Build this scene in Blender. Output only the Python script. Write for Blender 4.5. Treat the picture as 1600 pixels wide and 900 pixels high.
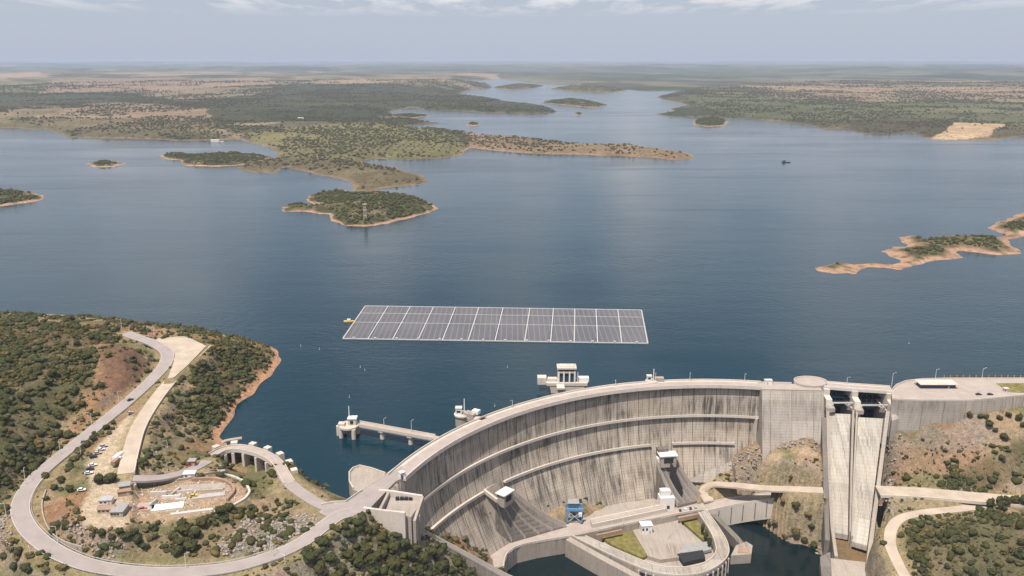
import bpy, math, random
import numpy as np
random.seed(7); rng = np.random.RandomState(11)
D = bpy.data
for o in list(D.objects): D.objects.remove(o)
SC = bpy.context.scene
C = SC.collection
PI = math.pi
rad = math.radians

# ---------------------------------------------------------------- camera
F_PX, CAM_H, HOR = 1300.0, 250.0, 93.0
PITCH = math.atan((450 - HOR) / F_PX)
cd = D.cameras.new('camera'); cam = D.objects.new('camera', cd); C.objects.link(cam)
cam.location = (0, 0, CAM_H)
cam.rotation_euler = (PI / 2 - PITCH, 0, 0)
cd.sensor_width = 36; cd.lens = F_PX / 1600 * 36
cd.clip_start = 1; cd.clip_end = 200000
SC.camera = cam

# ---------------------------------------------------------------- world, sun
SUN_EL, SUN_AZ = 66.0, 209.0            # azimuth clockwise from +y: behind the camera, a little to the left
w = D.worlds.new('World'); SC.world = w; w.use_nodes = True
nt = w.node_tree; nt.nodes.clear()
def N(nt, t, **k):
    n = nt.nodes.new(t)
    for a, b in k.items(): setattr(n, a, b)
    return n
sky = N(nt, 'ShaderNodeTexSky', sky_type='NISHITA', sun_disc=False, sun_elevation=rad(SUN_EL),
        sun_rotation=rad(SUN_AZ), altitude=200, air_density=1.0, dust_density=1.6, ozone_density=1.2)
tc = N(nt, 'ShaderNodeTexCoord')
sx = N(nt, 'ShaderNodeSeparateXYZ'); nt.links.new(tc.outputs['Generated'], sx.inputs[0])
# clouds: project the view direction on a flat layer overhead
mx = N(nt, 'ShaderNodeMath', operation='MAXIMUM'); nt.links.new(sx.outputs['Z'], mx.inputs[0]); mx.inputs[1].default_value = 0.01
ad = N(nt, 'ShaderNodeMath', operation='ADD'); nt.links.new(mx.outputs[0], ad.inputs[0]); ad.inputs[1].default_value = 0.05
dvx = N(nt, 'ShaderNodeMath', operation='DIVIDE'); nt.links.new(sx.outputs['X'], dvx.inputs[0]); nt.links.new(ad.outputs[0], dvx.inputs[1])
dvy = N(nt, 'ShaderNodeMath', operation='DIVIDE'); nt.links.new(sx.outputs['Y'], dvy.inputs[0]); nt.links.new(ad.outputs[0], dvy.inputs[1])
cb = N(nt, 'ShaderNodeCombineXYZ'); nt.links.new(dvx.outputs[0], cb.inputs[0]); nt.links.new(dvy.outputs[0], cb.inputs[1])
nz = N(nt, 'ShaderNodeTexNoise'); nz.inputs['Scale'].default_value = 1.3; nz.inputs['Detail'].default_value = 9; nz.inputs['Roughness'].default_value = 0.62
mpc = N(nt, 'ShaderNodeMapping'); mpc.inputs['Scale'].default_value = (1.5, 0.5, 1); nt.links.new(cb.outputs[0], mpc.inputs['Vector']); nt.links.new(mpc.outputs[0], nz.inputs['Vector'])
rp = N(nt, 'ShaderNodeValToRGB'); rp.color_ramp.elements[0].position = 0.46; rp.color_ramp.elements[1].position = 0.60
nt.links.new(nz.outputs['Fac'], rp.inputs[0])
hz = N(nt, 'ShaderNodeMapRange'); hz.inputs['From Min'].default_value = 0.046; hz.inputs['From Max'].default_value = 0.075
hz.inputs['To Min'].default_value = 0.0; hz.inputs['To Max'].default_value = 0.9
nt.links.new(sx.outputs['Z'], hz.inputs['Value'])
ml = N(nt, 'ShaderNodeMath', operation='MULTIPLY'); nt.links.new(rp.outputs[0], ml.inputs[0]); nt.links.new(hz.outputs[0], ml.inputs[1])
# a veil of thin high cloud greys the blue of the sky everywhere
veil = N(nt, 'ShaderNodeMixRGB'); vf = N(nt, 'ShaderNodeMapRange'); vf.inputs['From Min'].default_value = 0.0; vf.inputs['From Max'].default_value = 0.42; vf.inputs['To Min'].default_value = 0.85; vf.inputs['To Max'].default_value = 0.12; nt.links.new(sx.outputs['Z'], vf.inputs['Value']); nt.links.new(vf.outputs[0], veil.inputs[0]); veil.inputs[2].default_value = (5.2, 5.8, 7.1, 1)
nt.links.new(sky.outputs[0], veil.inputs[1])
mxc = N(nt, 'ShaderNodeMixRGB'); mxc.inputs[2].default_value = (9.8, 9.4, 9.3, 1)
nt.links.new(ml.outputs[0], mxc.inputs[0]); nt.links.new(veil.outputs[0], mxc.inputs[1])
bg = N(nt, 'ShaderNodeBackground'); bg.inputs['Strength'].default_value = 0.081
nt.links.new(mxc.outputs[0], bg.inputs[0])
wo = N(nt, 'ShaderNodeOutputWorld'); nt.links.new(bg.outputs[0], wo.inputs[0])

sl = D.lights.new('sun', 'SUN'); sl.energy = 5.0; sl.angle = rad(0.5); sl.color = (1.0, 0.93, 0.84)
so = D.objects.new('sun', sl); C.objects.link(so)
so.rotation_euler = (rad(90 - SUN_EL), 0, rad(180 - SUN_AZ))
SC.view_settings.view_transform = 'Standard'; SC.view_settings.look = 'None'
SC.view_settings.gamma = 1; SC.view_settings.exposure = 0.30
SC.render.engine = 'CYCLES'
SC.cycles.max_bounces = 5; SC.cycles.volume_bounces = 0
SC.cycles.diffuse_bounces = 2; SC.cycles.glossy_bounces = 2; SC.cycles.transmission_bounces = 1

# ---------------------------------------------------------------- picture point + height -> place in the world
cP, sP = math.cos(PITCH), math.sin(PITCH)
def UP(px, py, z):
    u = (px - 800) / F_PX; v = (py - 450) / F_PX
    dz = -sP - v * cP
    t = (z - CAM_H) / dz
    return (u * t, (cP - v * sP) * t)
def U3(px, py, z):
    a = UP(px, py, z); return (a[0], a[1], z)
def UPS(pts, z=None):
    return [UP(p[0], p[1], z if z is not None else p[2]) for p in pts]

# ---------------------------------------------------------------- tags
def tag(o, label=None, cat=None, group=None, kind=None):
    if label: o['label'] = label
    if cat: o['category'] = cat
    if group: o['group'] = group
    if kind: o['kind'] = kind
    return o
def empty(name, loc, label, cat, group=None, rz=0):
    o = D.objects.new(name, None); C.objects.link(o); o.location = loc; o.rotation_euler = (0, 0, rz)
    o.empty_display_size = 2
    return tag(o, label, cat, group)
def copy_tree(o, parent=None):
    c = o.copy(); C.objects.link(c); c.parent = parent
    for ch in list(o.children): copy_tree(ch, c)
    return c

# ---------------------------------------------------------------- numpy noise
def vnoise(x, y, seed=0):
    xi = np.floor(x).astype(np.int64); yi = np.floor(y).astype(np.int64)
    fx = x - xi; fy = y - yi
    fx = fx * fx * (3 - 2 * fx); fy = fy * fy * (3 - 2 * fy)
    def h(a, b):
        n = (a * 374761393 + b * 668265263 + seed * 974711) & 0x7fffffff
        n = ((n ^ (n >> 13)) * 1274126177) & 0x7fffffff
        return ((n ^ (n >> 16)) & 0xffff) / 65535.0
    return (h(xi, yi) * (1 - fx) + h(xi + 1, yi) * fx) * (1 - fy) + (h(xi, yi + 1) * (1 - fx) + h(xi + 1, yi + 1) * fx) * fy
def fbm(x, y, s, oct=4, seed=0, g=0.5):
    r = 0; a = 1; t = 0
    for i in range(oct):
        r = r + a * vnoise(x / s + i * 17.3, y / s - i * 9.1, seed + i); t += a; a *= g; s = s / 2.03
    return r / t
def sst(x, a, b):
    t = np.clip((x - a) / (b - a), 0, 1); return t * t * (3 - 2 * t)
def inside(px, py, poly):
    r = np.zeros(px.shape, bool); n = len(poly)
    for i in range(n):
        x1, y1 = poly[i]; x2, y2 = poly[(i + 1) % n]
        if y1 == y2: continue
        c = ((y1 > py) != (y2 > py)) & (px < (x2 - x1) * (py - y1) / (y2 - y1) + x1)
        r ^= c
    return r
def dist_lines(px, py, pts, closed=True):
    d = np.full(px.shape, 1e18); n = len(pts)
    for i in range(n if closed else n - 1):
        x1, y1 = pts[i][:2]; x2, y2 = pts[(i + 1) % n][:2]
        dx, dy = x2 - x1, y2 - y1; L = dx * dx + dy * dy + 1e-9
        t = np.clip(((px - x1) * dx + (py - y1) * dy) / L, 0, 1)
        d = np.minimum(d, (px - x1 - t * dx) ** 2 + (py - y1 - t * dy) ** 2)
    return np.sqrt(d)

# ---------------------------------------------------------------- materials
def mat_new(name):
    m = D.materials.new(name); m.use_nodes = True
    nt = m.node_tree; nt.nodes.clear()
    out = N(nt, 'ShaderNodeOutputMaterial'); b = N(nt, 'ShaderNodeBsdfPrincipled')
    nt.links.new(b.outputs[0], out.inputs[0])
    return m, nt, b
def mix(nt, fac, a, b, mode='MIX'):
    n = N(nt, 'ShaderNodeMixRGB', blend_type=mode)
    for i, v in ((0, fac), (1, a), (2, b)):
        if hasattr(v, 'is_output'): nt.links.new(v, n.inputs[i])
        elif i == 0: n.inputs[0].default_value = v
        else: n.inputs[i].default_value = (*v, 1)
    return n.outputs[0]
def noise(nt, vec, scale, detail=4, rough=0.55, lo=None, hi=None):
    n = N(nt, 'ShaderNodeTexNoise'); n.inputs['Scale'].default_value = scale
    n.inputs['Detail'].default_value = detail; n.inputs['Roughness'].default_value = rough
    nt.links.new(vec, n.inputs['Vector'])
    if lo is None: return n.outputs['Fac']
    r = N(nt, 'ShaderNodeMapRange'); r.inputs['From Min'].default_value = lo; r.inputs['From Max'].default_value = hi
    nt.links.new(n.outputs['Fac'], r.inputs['Value']); return r.outputs[0]
def mapping(nt, vec, scale):
    n = N(nt, 'ShaderNodeMapping'); n.inputs['Scale'].default_value = scale
    nt.links.new(vec, n.inputs['Vector']); return n.outputs[0]
def plain(name, col, rough=0.7, metal=0.0, var=0.15, scale=0.6):
    m, nt, b = mat_new(name)
    tcn = N(nt, 'ShaderNodeTexCoord')
    f = noise(nt, tcn.outputs['Object'], scale, 5, 0.6, 0.3, 0.7)
    c2 = tuple(max(0, c * (1 - var)) for c in col); c1 = tuple(min(1, c * (1 + var)) for c in col)
    nt.links.new(mix(nt, f, c2, c1), b.inputs['Base Color'])
    b.inputs['Roughness'].default_value = rough; b.inputs['Metallic'].default_value = metal
    b.inputs['Specular IOR Level'].default_value = 0.3
    return m
def concrete(name, col, dirt, streak=0.5, joint=0.0, jstep=9.0, lift=0.0, dirtcol=(0.10, 0.085, 0.07), warm=0.3):
    m, nt, b = mat_new(name)
    uv = N(nt, 'ShaderNodeUVMap').outputs[0]
    tcn = N(nt, 'ShaderNodeTexCoord').outputs['Object']
    base = mix(nt, noise(nt, tcn, 0.035, 5, 0.6, 0.35, 0.65), col, tuple(c * k for c, k in zip(col, (1.0, 0.93, 0.84))))
    base = mix(nt, noise(nt, tcn, 0.8, 4, 0.6, 0.3, 0.75), base, tuple(c * 0.82 for c in col))
    # water stains running down
    st = noise(nt, mapping(nt, uv, (0.30, 0.03, 1)), 1.0, 6, 0.72, 0.42, 0.64)
    big = noise(nt, mapping(nt, uv, (0.03, 0.05, 1)), 1.0, 3, 0.5, 0.38, 0.62)
    mm = N(nt, 'ShaderNodeMath', operation='MULTIPLY'); nt.links.new(st, mm.inputs[0]); nt.links.new(big, mm.inputs[1])
    m2 = N(nt, 'ShaderNodeMath', operation='MULTIPLY'); nt.links.new(mm.outputs[0], m2.inputs[0]); m2.inputs[1].default_value = streak; m2.use_clamp = True
    base = mix(nt, m2.outputs[0], base, dirtcol)
    st2 = noise(nt, mapping(nt, uv, (1.6, 0.06, 1)), 1.0, 3, 0.6, 0.52, 0.70)
    m3 = N(nt, 'ShaderNodeMath', operation='MULTIPLY'); nt.links.new(st2, m3.inputs[0]); m3.inputs[1].default_value = dirt; m3.use_clamp = True
    base = mix(nt, m3.outputs[0], base, dirtcol)
    ws = noise(nt, mapping(nt, uv, (0.9, 0.045, 3)), 1.0, 3, 0.6, 0.60, 0.74)
    m5 = N(nt, 'ShaderNodeMath', operation='MULTIPLY'); nt.links.new(ws, m5.inputs[0]); m5.inputs[1].default_value = 0.4; m5.use_clamp = True
    base = mix(nt, m5.outputs[0], base, (0.55, 0.52, 0.47))
    sp = N(nt, 'ShaderNodeSeparateXYZ'); nt.links.new(uv, sp.inputs[0])
    def lines(axis, step, wd, amt, base):
        a = N(nt, 'ShaderNodeMath', operation='MULTIPLY'); nt.links.new(sp.outputs[axis], a.inputs[0]); a.inputs[1].default_value = 1.0 / step
        f = N(nt, 'ShaderNodeMath', operation='FRACT'); nt.links.new(a.outputs[0], f.inputs[0])
        l = N(nt, 'ShaderNodeMath', operation='LESS_THAN'); nt.links.new(f.outputs[0], l.inputs[0]); l.inputs[1].default_value = wd / step
        k = N(nt, 'ShaderNodeMath', operation='MULTIPLY'); nt.links.new(l.outputs[0], k.inputs[0]); k.inputs[1].default_value = amt
        return mix(nt, k.outputs[0], base, tuple(c * 0.45 for c in dirtcol))
    if joint:
        # every pour block dries to its own tone
        fa = N(nt, 'ShaderNodeVectorMath', operation='MULTIPLY'); nt.links.new(uv, fa.inputs[0]); fa.inputs[1].default_value = (1 / (jstep * 2), 1 / 14.0, 0)
        fl = N(nt, 'ShaderNodeVectorMath', operation='FLOOR'); nt.links.new(fa.outputs[0], fl.inputs[0])
        wn = N(nt, 'ShaderNodeTexWhiteNoise', noise_dimensions='2D'); nt.links.new(fl.outputs[0], wn.inputs['Vector'])
        base = mix(nt, 0.30, base, mix(nt, wn.outputs['Value'], (0.55, 0.53, 0.52), (1.45, 1.42, 1.35)), 'MULTIPLY')
        base = lines(0, jstep, 0.5, joint, base)
    if lift: base = lines(1, 2.0, 0.3, lift, base)
    nt.links.new(base, b.inputs['Base Color'])
    b.inputs['Roughness'].default_value = 0.85; b.inputs['Specular IOR Level'].default_value = 0.25
    return m
M = {}
M['dam'] = concrete('dam concrete', (0.405, 0.355, 0.30), 0.95, 1.35, 0.75, 8.6, 0.24, (0.075, 0.066, 0.058))
M['grav'] = concrete('block concrete', (0.39, 0.355, 0.32), 0.5, 0.7, 0.45, 16, 0.2)
M['conc'] = concrete('concrete', (0.37, 0.325, 0.285), 0.3, 0.5, 0.0, 9, 0.10)
M['conc_light'] = concrete('pale concrete', (0.56, 0.51, 0.46), 0.15, 0.25)
M['conc_dark'] = concrete('weathered concrete', (0.19, 0.17, 0.155), 0.5, 0.8, 0.3, 6, 0.12)
M['chute'] = concrete('chute concrete', (0.46, 0.43, 0.385), 0.6, 1.0, 0.3, 7.9, 0.16, (0.17, 0.15, 0.13))
M['pave'] = plain('pink paving', (0.35, 0.295, 0.26), 0.9, 0, 0.12, 0.15)
M['asphalt'] = plain('sunbleached asphalt', (0.29, 0.25, 0.235), 0.9, 0, 0.10, 0.12)
M['gravel'] = plain('pale gravel', (0.40, 0.33, 0.26), 0.95, 0, 0.16, 0.10)
M['soil_red'] = plain('red soil', (0.30, 0.20, 0.14), 0.95, 0, 0.25, 0.12)
M['white'] = plain('white paint', (0.62, 0.60, 0.57), 0.6, 0, 0.08)
M['grey'] = plain('grey metal', (0.35, 0.36, 0.37), 0.5, 0.2)
M['galv'] = plain('galvanised metal', (0.55, 0.55, 0.54), 0.5, 0.3)
M['dark'] = plain('dark opening', (0.025, 0.025, 0.028), 0.7)
M['gate'] = plain('blue black gate steel and shade', (0.035, 0.05, 0.075), 0.5, 0.2)
M['glass'] = plain('window glass', (0.03, 0.04, 0.05), 0.15)
M['roof_red'] = plain('red roof', (0.38, 0.13, 0.08), 0.8)
M['roof_grey'] = plain('grey roof', (0.28, 0.27, 0.26), 0.8)
M['blue'] = plain('blue crane paint', (0.10, 0.24, 0.42), 0.5)
M['blue_dark'] = plain('dark blue panel', (0.05, 0.10, 0.17), 0.5)
M['rubber'] = plain('tyre rubber', (0.02, 0.02, 0.02), 0.9)
M['orange'] = plain('orange paint', (0.55, 0.20, 0.05), 0.6)
M['red'] = plain('red paint', (0.40, 0.05, 0.04), 0.5)
M['yellow'] = plain('yellow paint', (0.6, 0.42, 0.06), 0.5)
M['carblack'] = plain('black car paint', (0.03, 0.03, 0.035), 0.3)
M['carsilver'] = plain('silver car paint', (0.5, 0.5, 0.5), 0.35, 0.3)
M['carwhite'] = plain('white car paint', (0.75, 0.75, 0.75), 0.35)
M['lawn'] = plain('lawn grass', (0.16, 0.14, 0.045), 0.95, 0, 0.4, 0.25)
M['float'] = plain('pale float walkway', (0.30, 0.30, 0.30), 0.6)
M['edge'] = plain('raft edge walkway', (0.36, 0.35, 0.34), 0.6)
M['bark'] = plain('bark', (0.12, 0.09, 0.06), 0.9)
M['membrane'] = plain('pale membrane', (0.55, 0.60, 0.55), 0.7, 0, 0.2, 0.3)
def foliage(name, c1, c2):
    m, nt, b = mat_new(name)
    oi = N(nt, 'ShaderNodeObjectInfo'); tcn = N(nt, 'ShaderNodeTexCoord')
    g = N(nt, 'ShaderNodeNewGeometry')
    f = noise(nt, g.outputs['Position'], 0.45, 4, 0.7, 0.3, 0.7)
    c = mix(nt, f, c1, c2)
    f2 = noise(nt, g.outputs['Position'], 0.06, 2, 0.5, 0.35, 0.65)
    c = mix(nt, f2, c, tuple(0.5 * (a + b_) * k for a, b_, k in zip(c1, c2, (1.45, 1.1, 0.9))))
    nt.links.new(c, b.inputs['Base Color'])
    b.inputs['Roughness'].default_value = 0.8; b.inputs['Specular IOR Level'].default_value = 0.15
    return m
M['leaf_dark'] = foliage('dark evergreen foliage', (0.018, 0.026, 0.010), (0.058, 0.066, 0.026))
M['leaf_olive'] = foliage('olive foliage', (0.050, 0.054, 0.022), (0.120, 0.110, 0.050))
M['leaf_dry'] = foliage('dry scrub foliage', (0.075, 0.060, 0.032), (0.17, 0.13, 0.072))
M['leaf_far'] = foliage('far tree foliage', (0.028, 0.035, 0.020), (0.068, 0.068, 0.040))

def ground_mat(name, scale, rough_amt=0.35):
    m, nt, b = mat_new(name)
    at = N(nt, 'ShaderNodeAttribute', attribute_name='ground')
    g = N(nt, 'ShaderNodeNewGeometry').outputs['Position']
    f = noise(nt, g, scale, 6, 0.7, 0.25, 0.75)
    c = mix(nt, rough_amt, at.outputs['Color'], mix(nt, f, (0.15, 0.15, 0.15), (1.9, 1.85, 1.8)), 'MULTIPLY')
    f2 = noise(nt, g, scale * 4.3, 4, 0.7, 0.52, 0.62)
    c = mix(nt, f2, c, mix(nt, 1.0, at.outputs['Color'], (0.62, 0.66, 0.55), 'MULTIPLY'))
    # tufts and stones: small dark and pale specks
    vo = N(nt, 'ShaderNodeTexVoronoi'); vo.inputs['Scale'].default_value = scale * 2.6; nt.links.new(g, vo.inputs['Vector'])
    lt = N(nt, 'ShaderNodeMapRange'); lt.inputs['From Min'].default_value = 0.34; lt.inputs['From Max'].default_value = 0.18; nt.links.new(vo.outputs['Distance'], lt.inputs['Value'])
    pf = noise(nt, g, scale * .35, 4, .6, .42, .58)
    mm_ = N(nt, 'ShaderNodeMath', operation='MULTIPLY'); nt.links.new(lt.outputs[0], mm_.inputs[0]); nt.links.new(pf, mm_.inputs[1])
    c = mix(nt, mm_.outputs[0], c, mix(nt, 1.0, at.outputs['Color'], (0.40, 0.46, 0.34), 'MULTIPLY'))
    vo2 = N(nt, 'ShaderNodeTexVoronoi'); vo2.inputs['Scale'].default_value = scale * 3.7; nt.links.new(g, vo2.inputs['Vector'])
    l2 = N(nt, 'ShaderNodeMapRange'); l2.inputs['From Min'].default_value = 0.22; l2.inputs['From Max'].default_value = 0.12; nt.links.new(vo2.outputs['Distance'], l2.inputs['Value'])
    p2_ = noise(nt, g, scale * .22, 4, .6, .54, .62)
    m4_ = N(nt, 'ShaderNodeMath', operation='MULTIPLY'); nt.links.new(l2.outputs[0], m4_.inputs[0]); nt.links.new(p2_, m4_.inputs[1])
    c = mix(nt, m4_.outputs[0], c, mix(nt, 0.5, at.outputs['Color'], (0.42, 0.38, 0.33)))
    nt.links.new(c, b.inputs['Base Color'])
    b.inputs['Roughness'].default_value = 0.95; b.inputs['Specular IOR Level'].default_value = 0.1
    bp = N(nt, 'ShaderNodeBump'); bp.inputs['Strength'].default_value = 0.8; bp.inputs['Distance'].default_value = 0.35 / scale
    nt.links.new(f, bp.inputs['Height']); nt.links.new(bp.outputs[0], b.inputs['Normal'])
    return m
M['ground'] = ground_mat('near ground', 0.28, 0.55)
M['ground_far'] = ground_mat('far ground', 0.02, 0.5)

def water_mat(name, deep, near):
    m, nt, b = mat_new(name)
    g = N(nt, 'ShaderNodeNewGeometry').outputs['Position']
    big = noise(nt, mapping(nt, g, (0.0011, 0.0006, 1)), 1.0, 3, 0.5, 0.35, 0.65)
    stre = noise(nt, mapping(nt, g, (0.0012, 0.011, 1)), 1.0, 6, 0.6, 0.56, 0.74)
    nt.links.new(mix(nt, big, deep, near), b.inputs['Base Color'])
    r = N(nt, 'ShaderNodeMapRange'); r.inputs['To Min'].default_value = 0.10; r.inputs['To Max'].default_value = 0.26
    nt.links.new(stre, r.inputs['Value']); nt.links.new(r.outputs[0], b.inputs['Roughness'])
    b.inputs['IOR'].default_value = 1.33
    w1 = noise(nt, mapping(nt, g, (0.11, 0.2, 1)), 1.0, 5, 0.6)
    w2 = noise(nt, mapping(nt, g, (0.012, 0.028, 1)), 1.0, 3, 0.5)
    s = N(nt, 'ShaderNodeMath', operation='MULTIPLY_ADD'); nt.links.new(w2, s.inputs[0]); s.inputs[1].default_value = 1.2; nt.links.new(w1, s.inputs[2])
    bp = N(nt, 'ShaderNodeBump'); bp.inputs['Distance'].default_value = 1.3
    calm = noise(nt, mapping(nt, g, (0.0016, 0.0042, 1)), 1.0, 5, 0.62, 0.36, 0.66)
    cm = N(nt, 'ShaderNodeMapRange'); cm.inputs['To Min'].default_value = 0.42; cm.inputs['To Max'].default_value = 0.05
    nt.links.new(calm, cm.inputs['Value']); nt.links.new(cm.outputs[0], bp.inputs['Strength'])
    nt.links.new(s.outputs[0], bp.inputs['Height']); nt.links.new(bp.outputs[0], b.inputs['Normal'])
    return m
M['lake'] = water_mat('lake water', (0.001, 0.018, 0.028), (0.003, 0.027, 0.040))
M['river'] = water_mat('river water', (0.004, 0.010, 0.012), (0.006, 0.014, 0.016))

# ---------------------------------------------------------------- mesh building
def mesh_obj(name, verts, faces, mat, parent=None, col=None, smooth=False):
    me = D.meshes.new(name)
    if isinstance(verts, np.ndarray) and isinstance(faces, np.ndarray):
        nf, k = faces.shape
        me.vertices.add(len(verts)); me.vertices.foreach_set('co', verts.astype(np.float32).ravel())
        me.loops.add(nf * k); me.loops.foreach_set('vertex_index', faces.astype(np.int32).ravel())
        me.polygons.add(nf)
        me.polygons.foreach_set('loop_start', np.arange(0, nf * k, k, dtype=np.int32))
        me.polygons.foreach_set('loop_total', np.full(nf, k, dtype=np.int32))
        me.update(calc_edges=True)
    else:
        me.from_pydata([tuple(v) for v in verts], [], [tuple(f) for f in faces]); me.update()
    if col is not None:
        a = me.color_attributes.new('ground', 'FLOAT_COLOR', 'POINT')
        c4 = np.ones((len(verts), 4), np.float32); c4[:, :3] = col
        a.data.foreach_set('color', c4.ravel())
    if smooth: me.polygons.foreach_set('use_smooth', np.ones(len(me.polygons), bool))
    me.materials.append(mat)
    o = D.objects.new(name, me); C.objects.link(o)
    if parent is not None: o.parent = parent
    return o
class MB:
    """collects shapes in world metres; origin is subtracted when built"""
    def __init__(s, origin=(0, 0, 0)): s.v = []; s.f = []; s.o = origin
    def add(s, vs, fs):
        b = len(s.v); s.v += [tuple(v) for v in vs]; s.f += [tuple(i + b for i in f) for f in fs]
    def prism(s, poly, z0, z1, top=None):
        """poly: xy list; z0,z1 numbers or per-point lists; top: other outline for the top"""
        n = len(poly); t = top or poly
        z0 = z0 if hasattr(z0, '__len__') else [z0] * n; z1 = z1 if hasattr(z1, '__len__') else [z1] * n
        a = sum(poly[i][0] * poly[(i + 1) % n][1] - poly[(i + 1) % n][0] * poly[i][1] for i in range(n))
        vs = [(p[0], p[1], z) for p, z in zip(poly, z0)] + [(p[0], p[1], z) for p, z in zip(t, z1)]
        fs = [tuple(range(n, 2 * n)), tuple(reversed(range(n)))] + [(i, (i + 1) % n, n + (i + 1) % n, n + i) for i in range(n)]
        if a < 0: fs = [tuple(reversed(f)) for f in fs]
        s.add(vs, fs); return s
    def box(s, c, size, rz=0):
        x, y, z = c; a, b, h = size[0] / 2, size[1] / 2, size[2]
        cs, sn = math.cos(rz), math.sin(rz)
        P = [(x + u * cs - v * sn, y + u * sn + v * cs) for u, v in ((-a, -b), (a, -b), (a, b), (-a, b))]
        return s.prism(P, z, z + h)
    def wall(s, path, th, z0, z1, side=0):
        """path xy; thickness to both sides; z0,z1 per point or number"""
        n = len(path); z0 = z0 if hasattr(z0, '__len__') else [z0] * n; z1 = z1 if hasattr(z1, '__len__') else [z1] * n
        L, R = offs(path, th / 2 + side), offs(path, -th / 2 + side)
        vs = []
        for i in range(n): vs += [(*L[i], z0[i]), (*R[i], z0[i]), (*R[i], z1[i]), (*L[i], z1[i])]
        fs = []
        for i in range(n - 1):
            a, b = 4 * i, 4 * i + 4
            for j in range(4): fs.append((a + j, b + j, b + (j + 1) % 4, a + (j + 1) % 4))
        fs += [(0, 1, 2, 3), tuple(4 * n - 1 - k for k in range(4))]
        s.add(vs, fs); return s
    def tube(s, p, q, r0, r1=None, n=8):
        r1 = r0 if r1 is None else r1
        p = np.array(p, float); q = np.array(q, float); d = q - p; d /= np.linalg.norm(d)
        a = np.cross(d, (0, 0, 1) if abs(d[2]) < .9 else (1, 0, 0)); a /= np.linalg.norm(a); b = np.cross(d, a)
        vs = [p + r0 * (math.cos(t) * a + math.sin(t) * b) for t in np.linspace(0, 2 * PI, n, endpoint=False)]
        vs += [q + r1 * (math.cos(t) * a + math.sin(t) * b) for t in np.linspace(0, 2 * PI, n, endpoint=False)]
        s.add(vs, [(i, (i + 1) % n, n + (i + 1) % n, n + i) for i in range(n)] + [tuple(range(n, 2 * n)), tuple(reversed(range(n)))])
        return s
    def cyl(s, c, r, z0, z1, n=24, r1=None):
        P = [(c[0] + r * math.cos(t), c[1] + r * math.sin(t)) for t in np.linspace(0, 2 * PI, n, endpoint=False)]
        T = None if r1 is None else [(c[0] + r1 * math.cos(t), c[1] + r1 * math.sin(t)) for t in np.linspace(0, 2 * PI, n, endpoint=False)]
        return s.prism(P, z0, z1, T)
    def build(s, name, mat, parent=None, bevel=0):
        ox, oy, oz = s.o
        o = mesh_obj(name, [(x - ox, y - oy, z - oz) for x, y, z in s.v], s.f, mat, parent)
        me = o.data
        import bmesh
        bm = bmesh.new(); bm.from_mesh(me); bmesh.ops.recalc_face_normals(bm, faces=bm.faces); bm.to_mesh(me); bm.free()
        uv = me.uv_layers.new(name='UVMap')
        for p in me.polygons:
            n = p.normal
            if abs(n.z) > 0.93: tx, flat = None, True
            else:
                l = math.hypot(n.x, n.y); tx = (-n.y / l, n.x / l); flat = False
            for li in p.loop_indices:
                co = me.vertices[me.loops[li].vertex_index].co
                uv.data[li].uv = (co.x, co.y) if flat else (co.x * tx[0] + co.y * tx[1], co.z)
        if bevel:
            m = o.modifiers.new('bevel', 'BEVEL'); m.width = bevel; m.segments = 1; m.limit_method = 'ANGLE'
        return o
def offs(path, d):
    n = len(path); r = []
    for i in range(n):
        a = path[max(i - 1, 0)]; b = path[min(i + 1, n - 1)]
        dx, dy = b[0] - a[0], b[1] - a[1]; l = math.hypot(dx, dy) or 1
        r.append((path[i][0] - dy / l * d, path[i][1] + dx / l * d))
    return r
def smooth(pts, k=6):
    """Catmull-Rom through 2d/3d/4d points"""
    P = [np.array(p, float) for p in pts]; P = [2 * P[0] - P[1]] + P + [2 * P[-1] - P[-2]]; r = []
    for i in range(1, len(P) - 2):
        for t in np.arange(k) / k:
            r.append(0.5 * ((2 * P[i]) + (-P[i - 1] + P[i + 1]) * t + (2 * P[i - 1] - 5 * P[i] + 4 * P[i + 1] - P[i + 2]) * t * t + (-P[i - 1] + 3 * P[i] - 3 * P[i + 1] + P[i + 2]) * t ** 3))
    r.append(P[-2]); return [tuple(x) for x in r]
def road_path(pts, k=6):
    """[(px,py,z),...] -> smooth world polyline [(x,y,z)]"""
    return smooth([U3(*p) for p in pts], k)

# ================================================================ SETTING: terrain near the dam
CREST, TAIL, DECK = 8.0, -87.0, -74.0
AC = (149.1, 368.6)                      # centre of the arch
def arch(a, R): return (AC[0] + R * math.sin(a), AC[1] + R * math.cos(a))
def aang(px, py, z):
    x, y = UP(px, py, z); return math.atan2(x - AC[0], y - AC[1])

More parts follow.
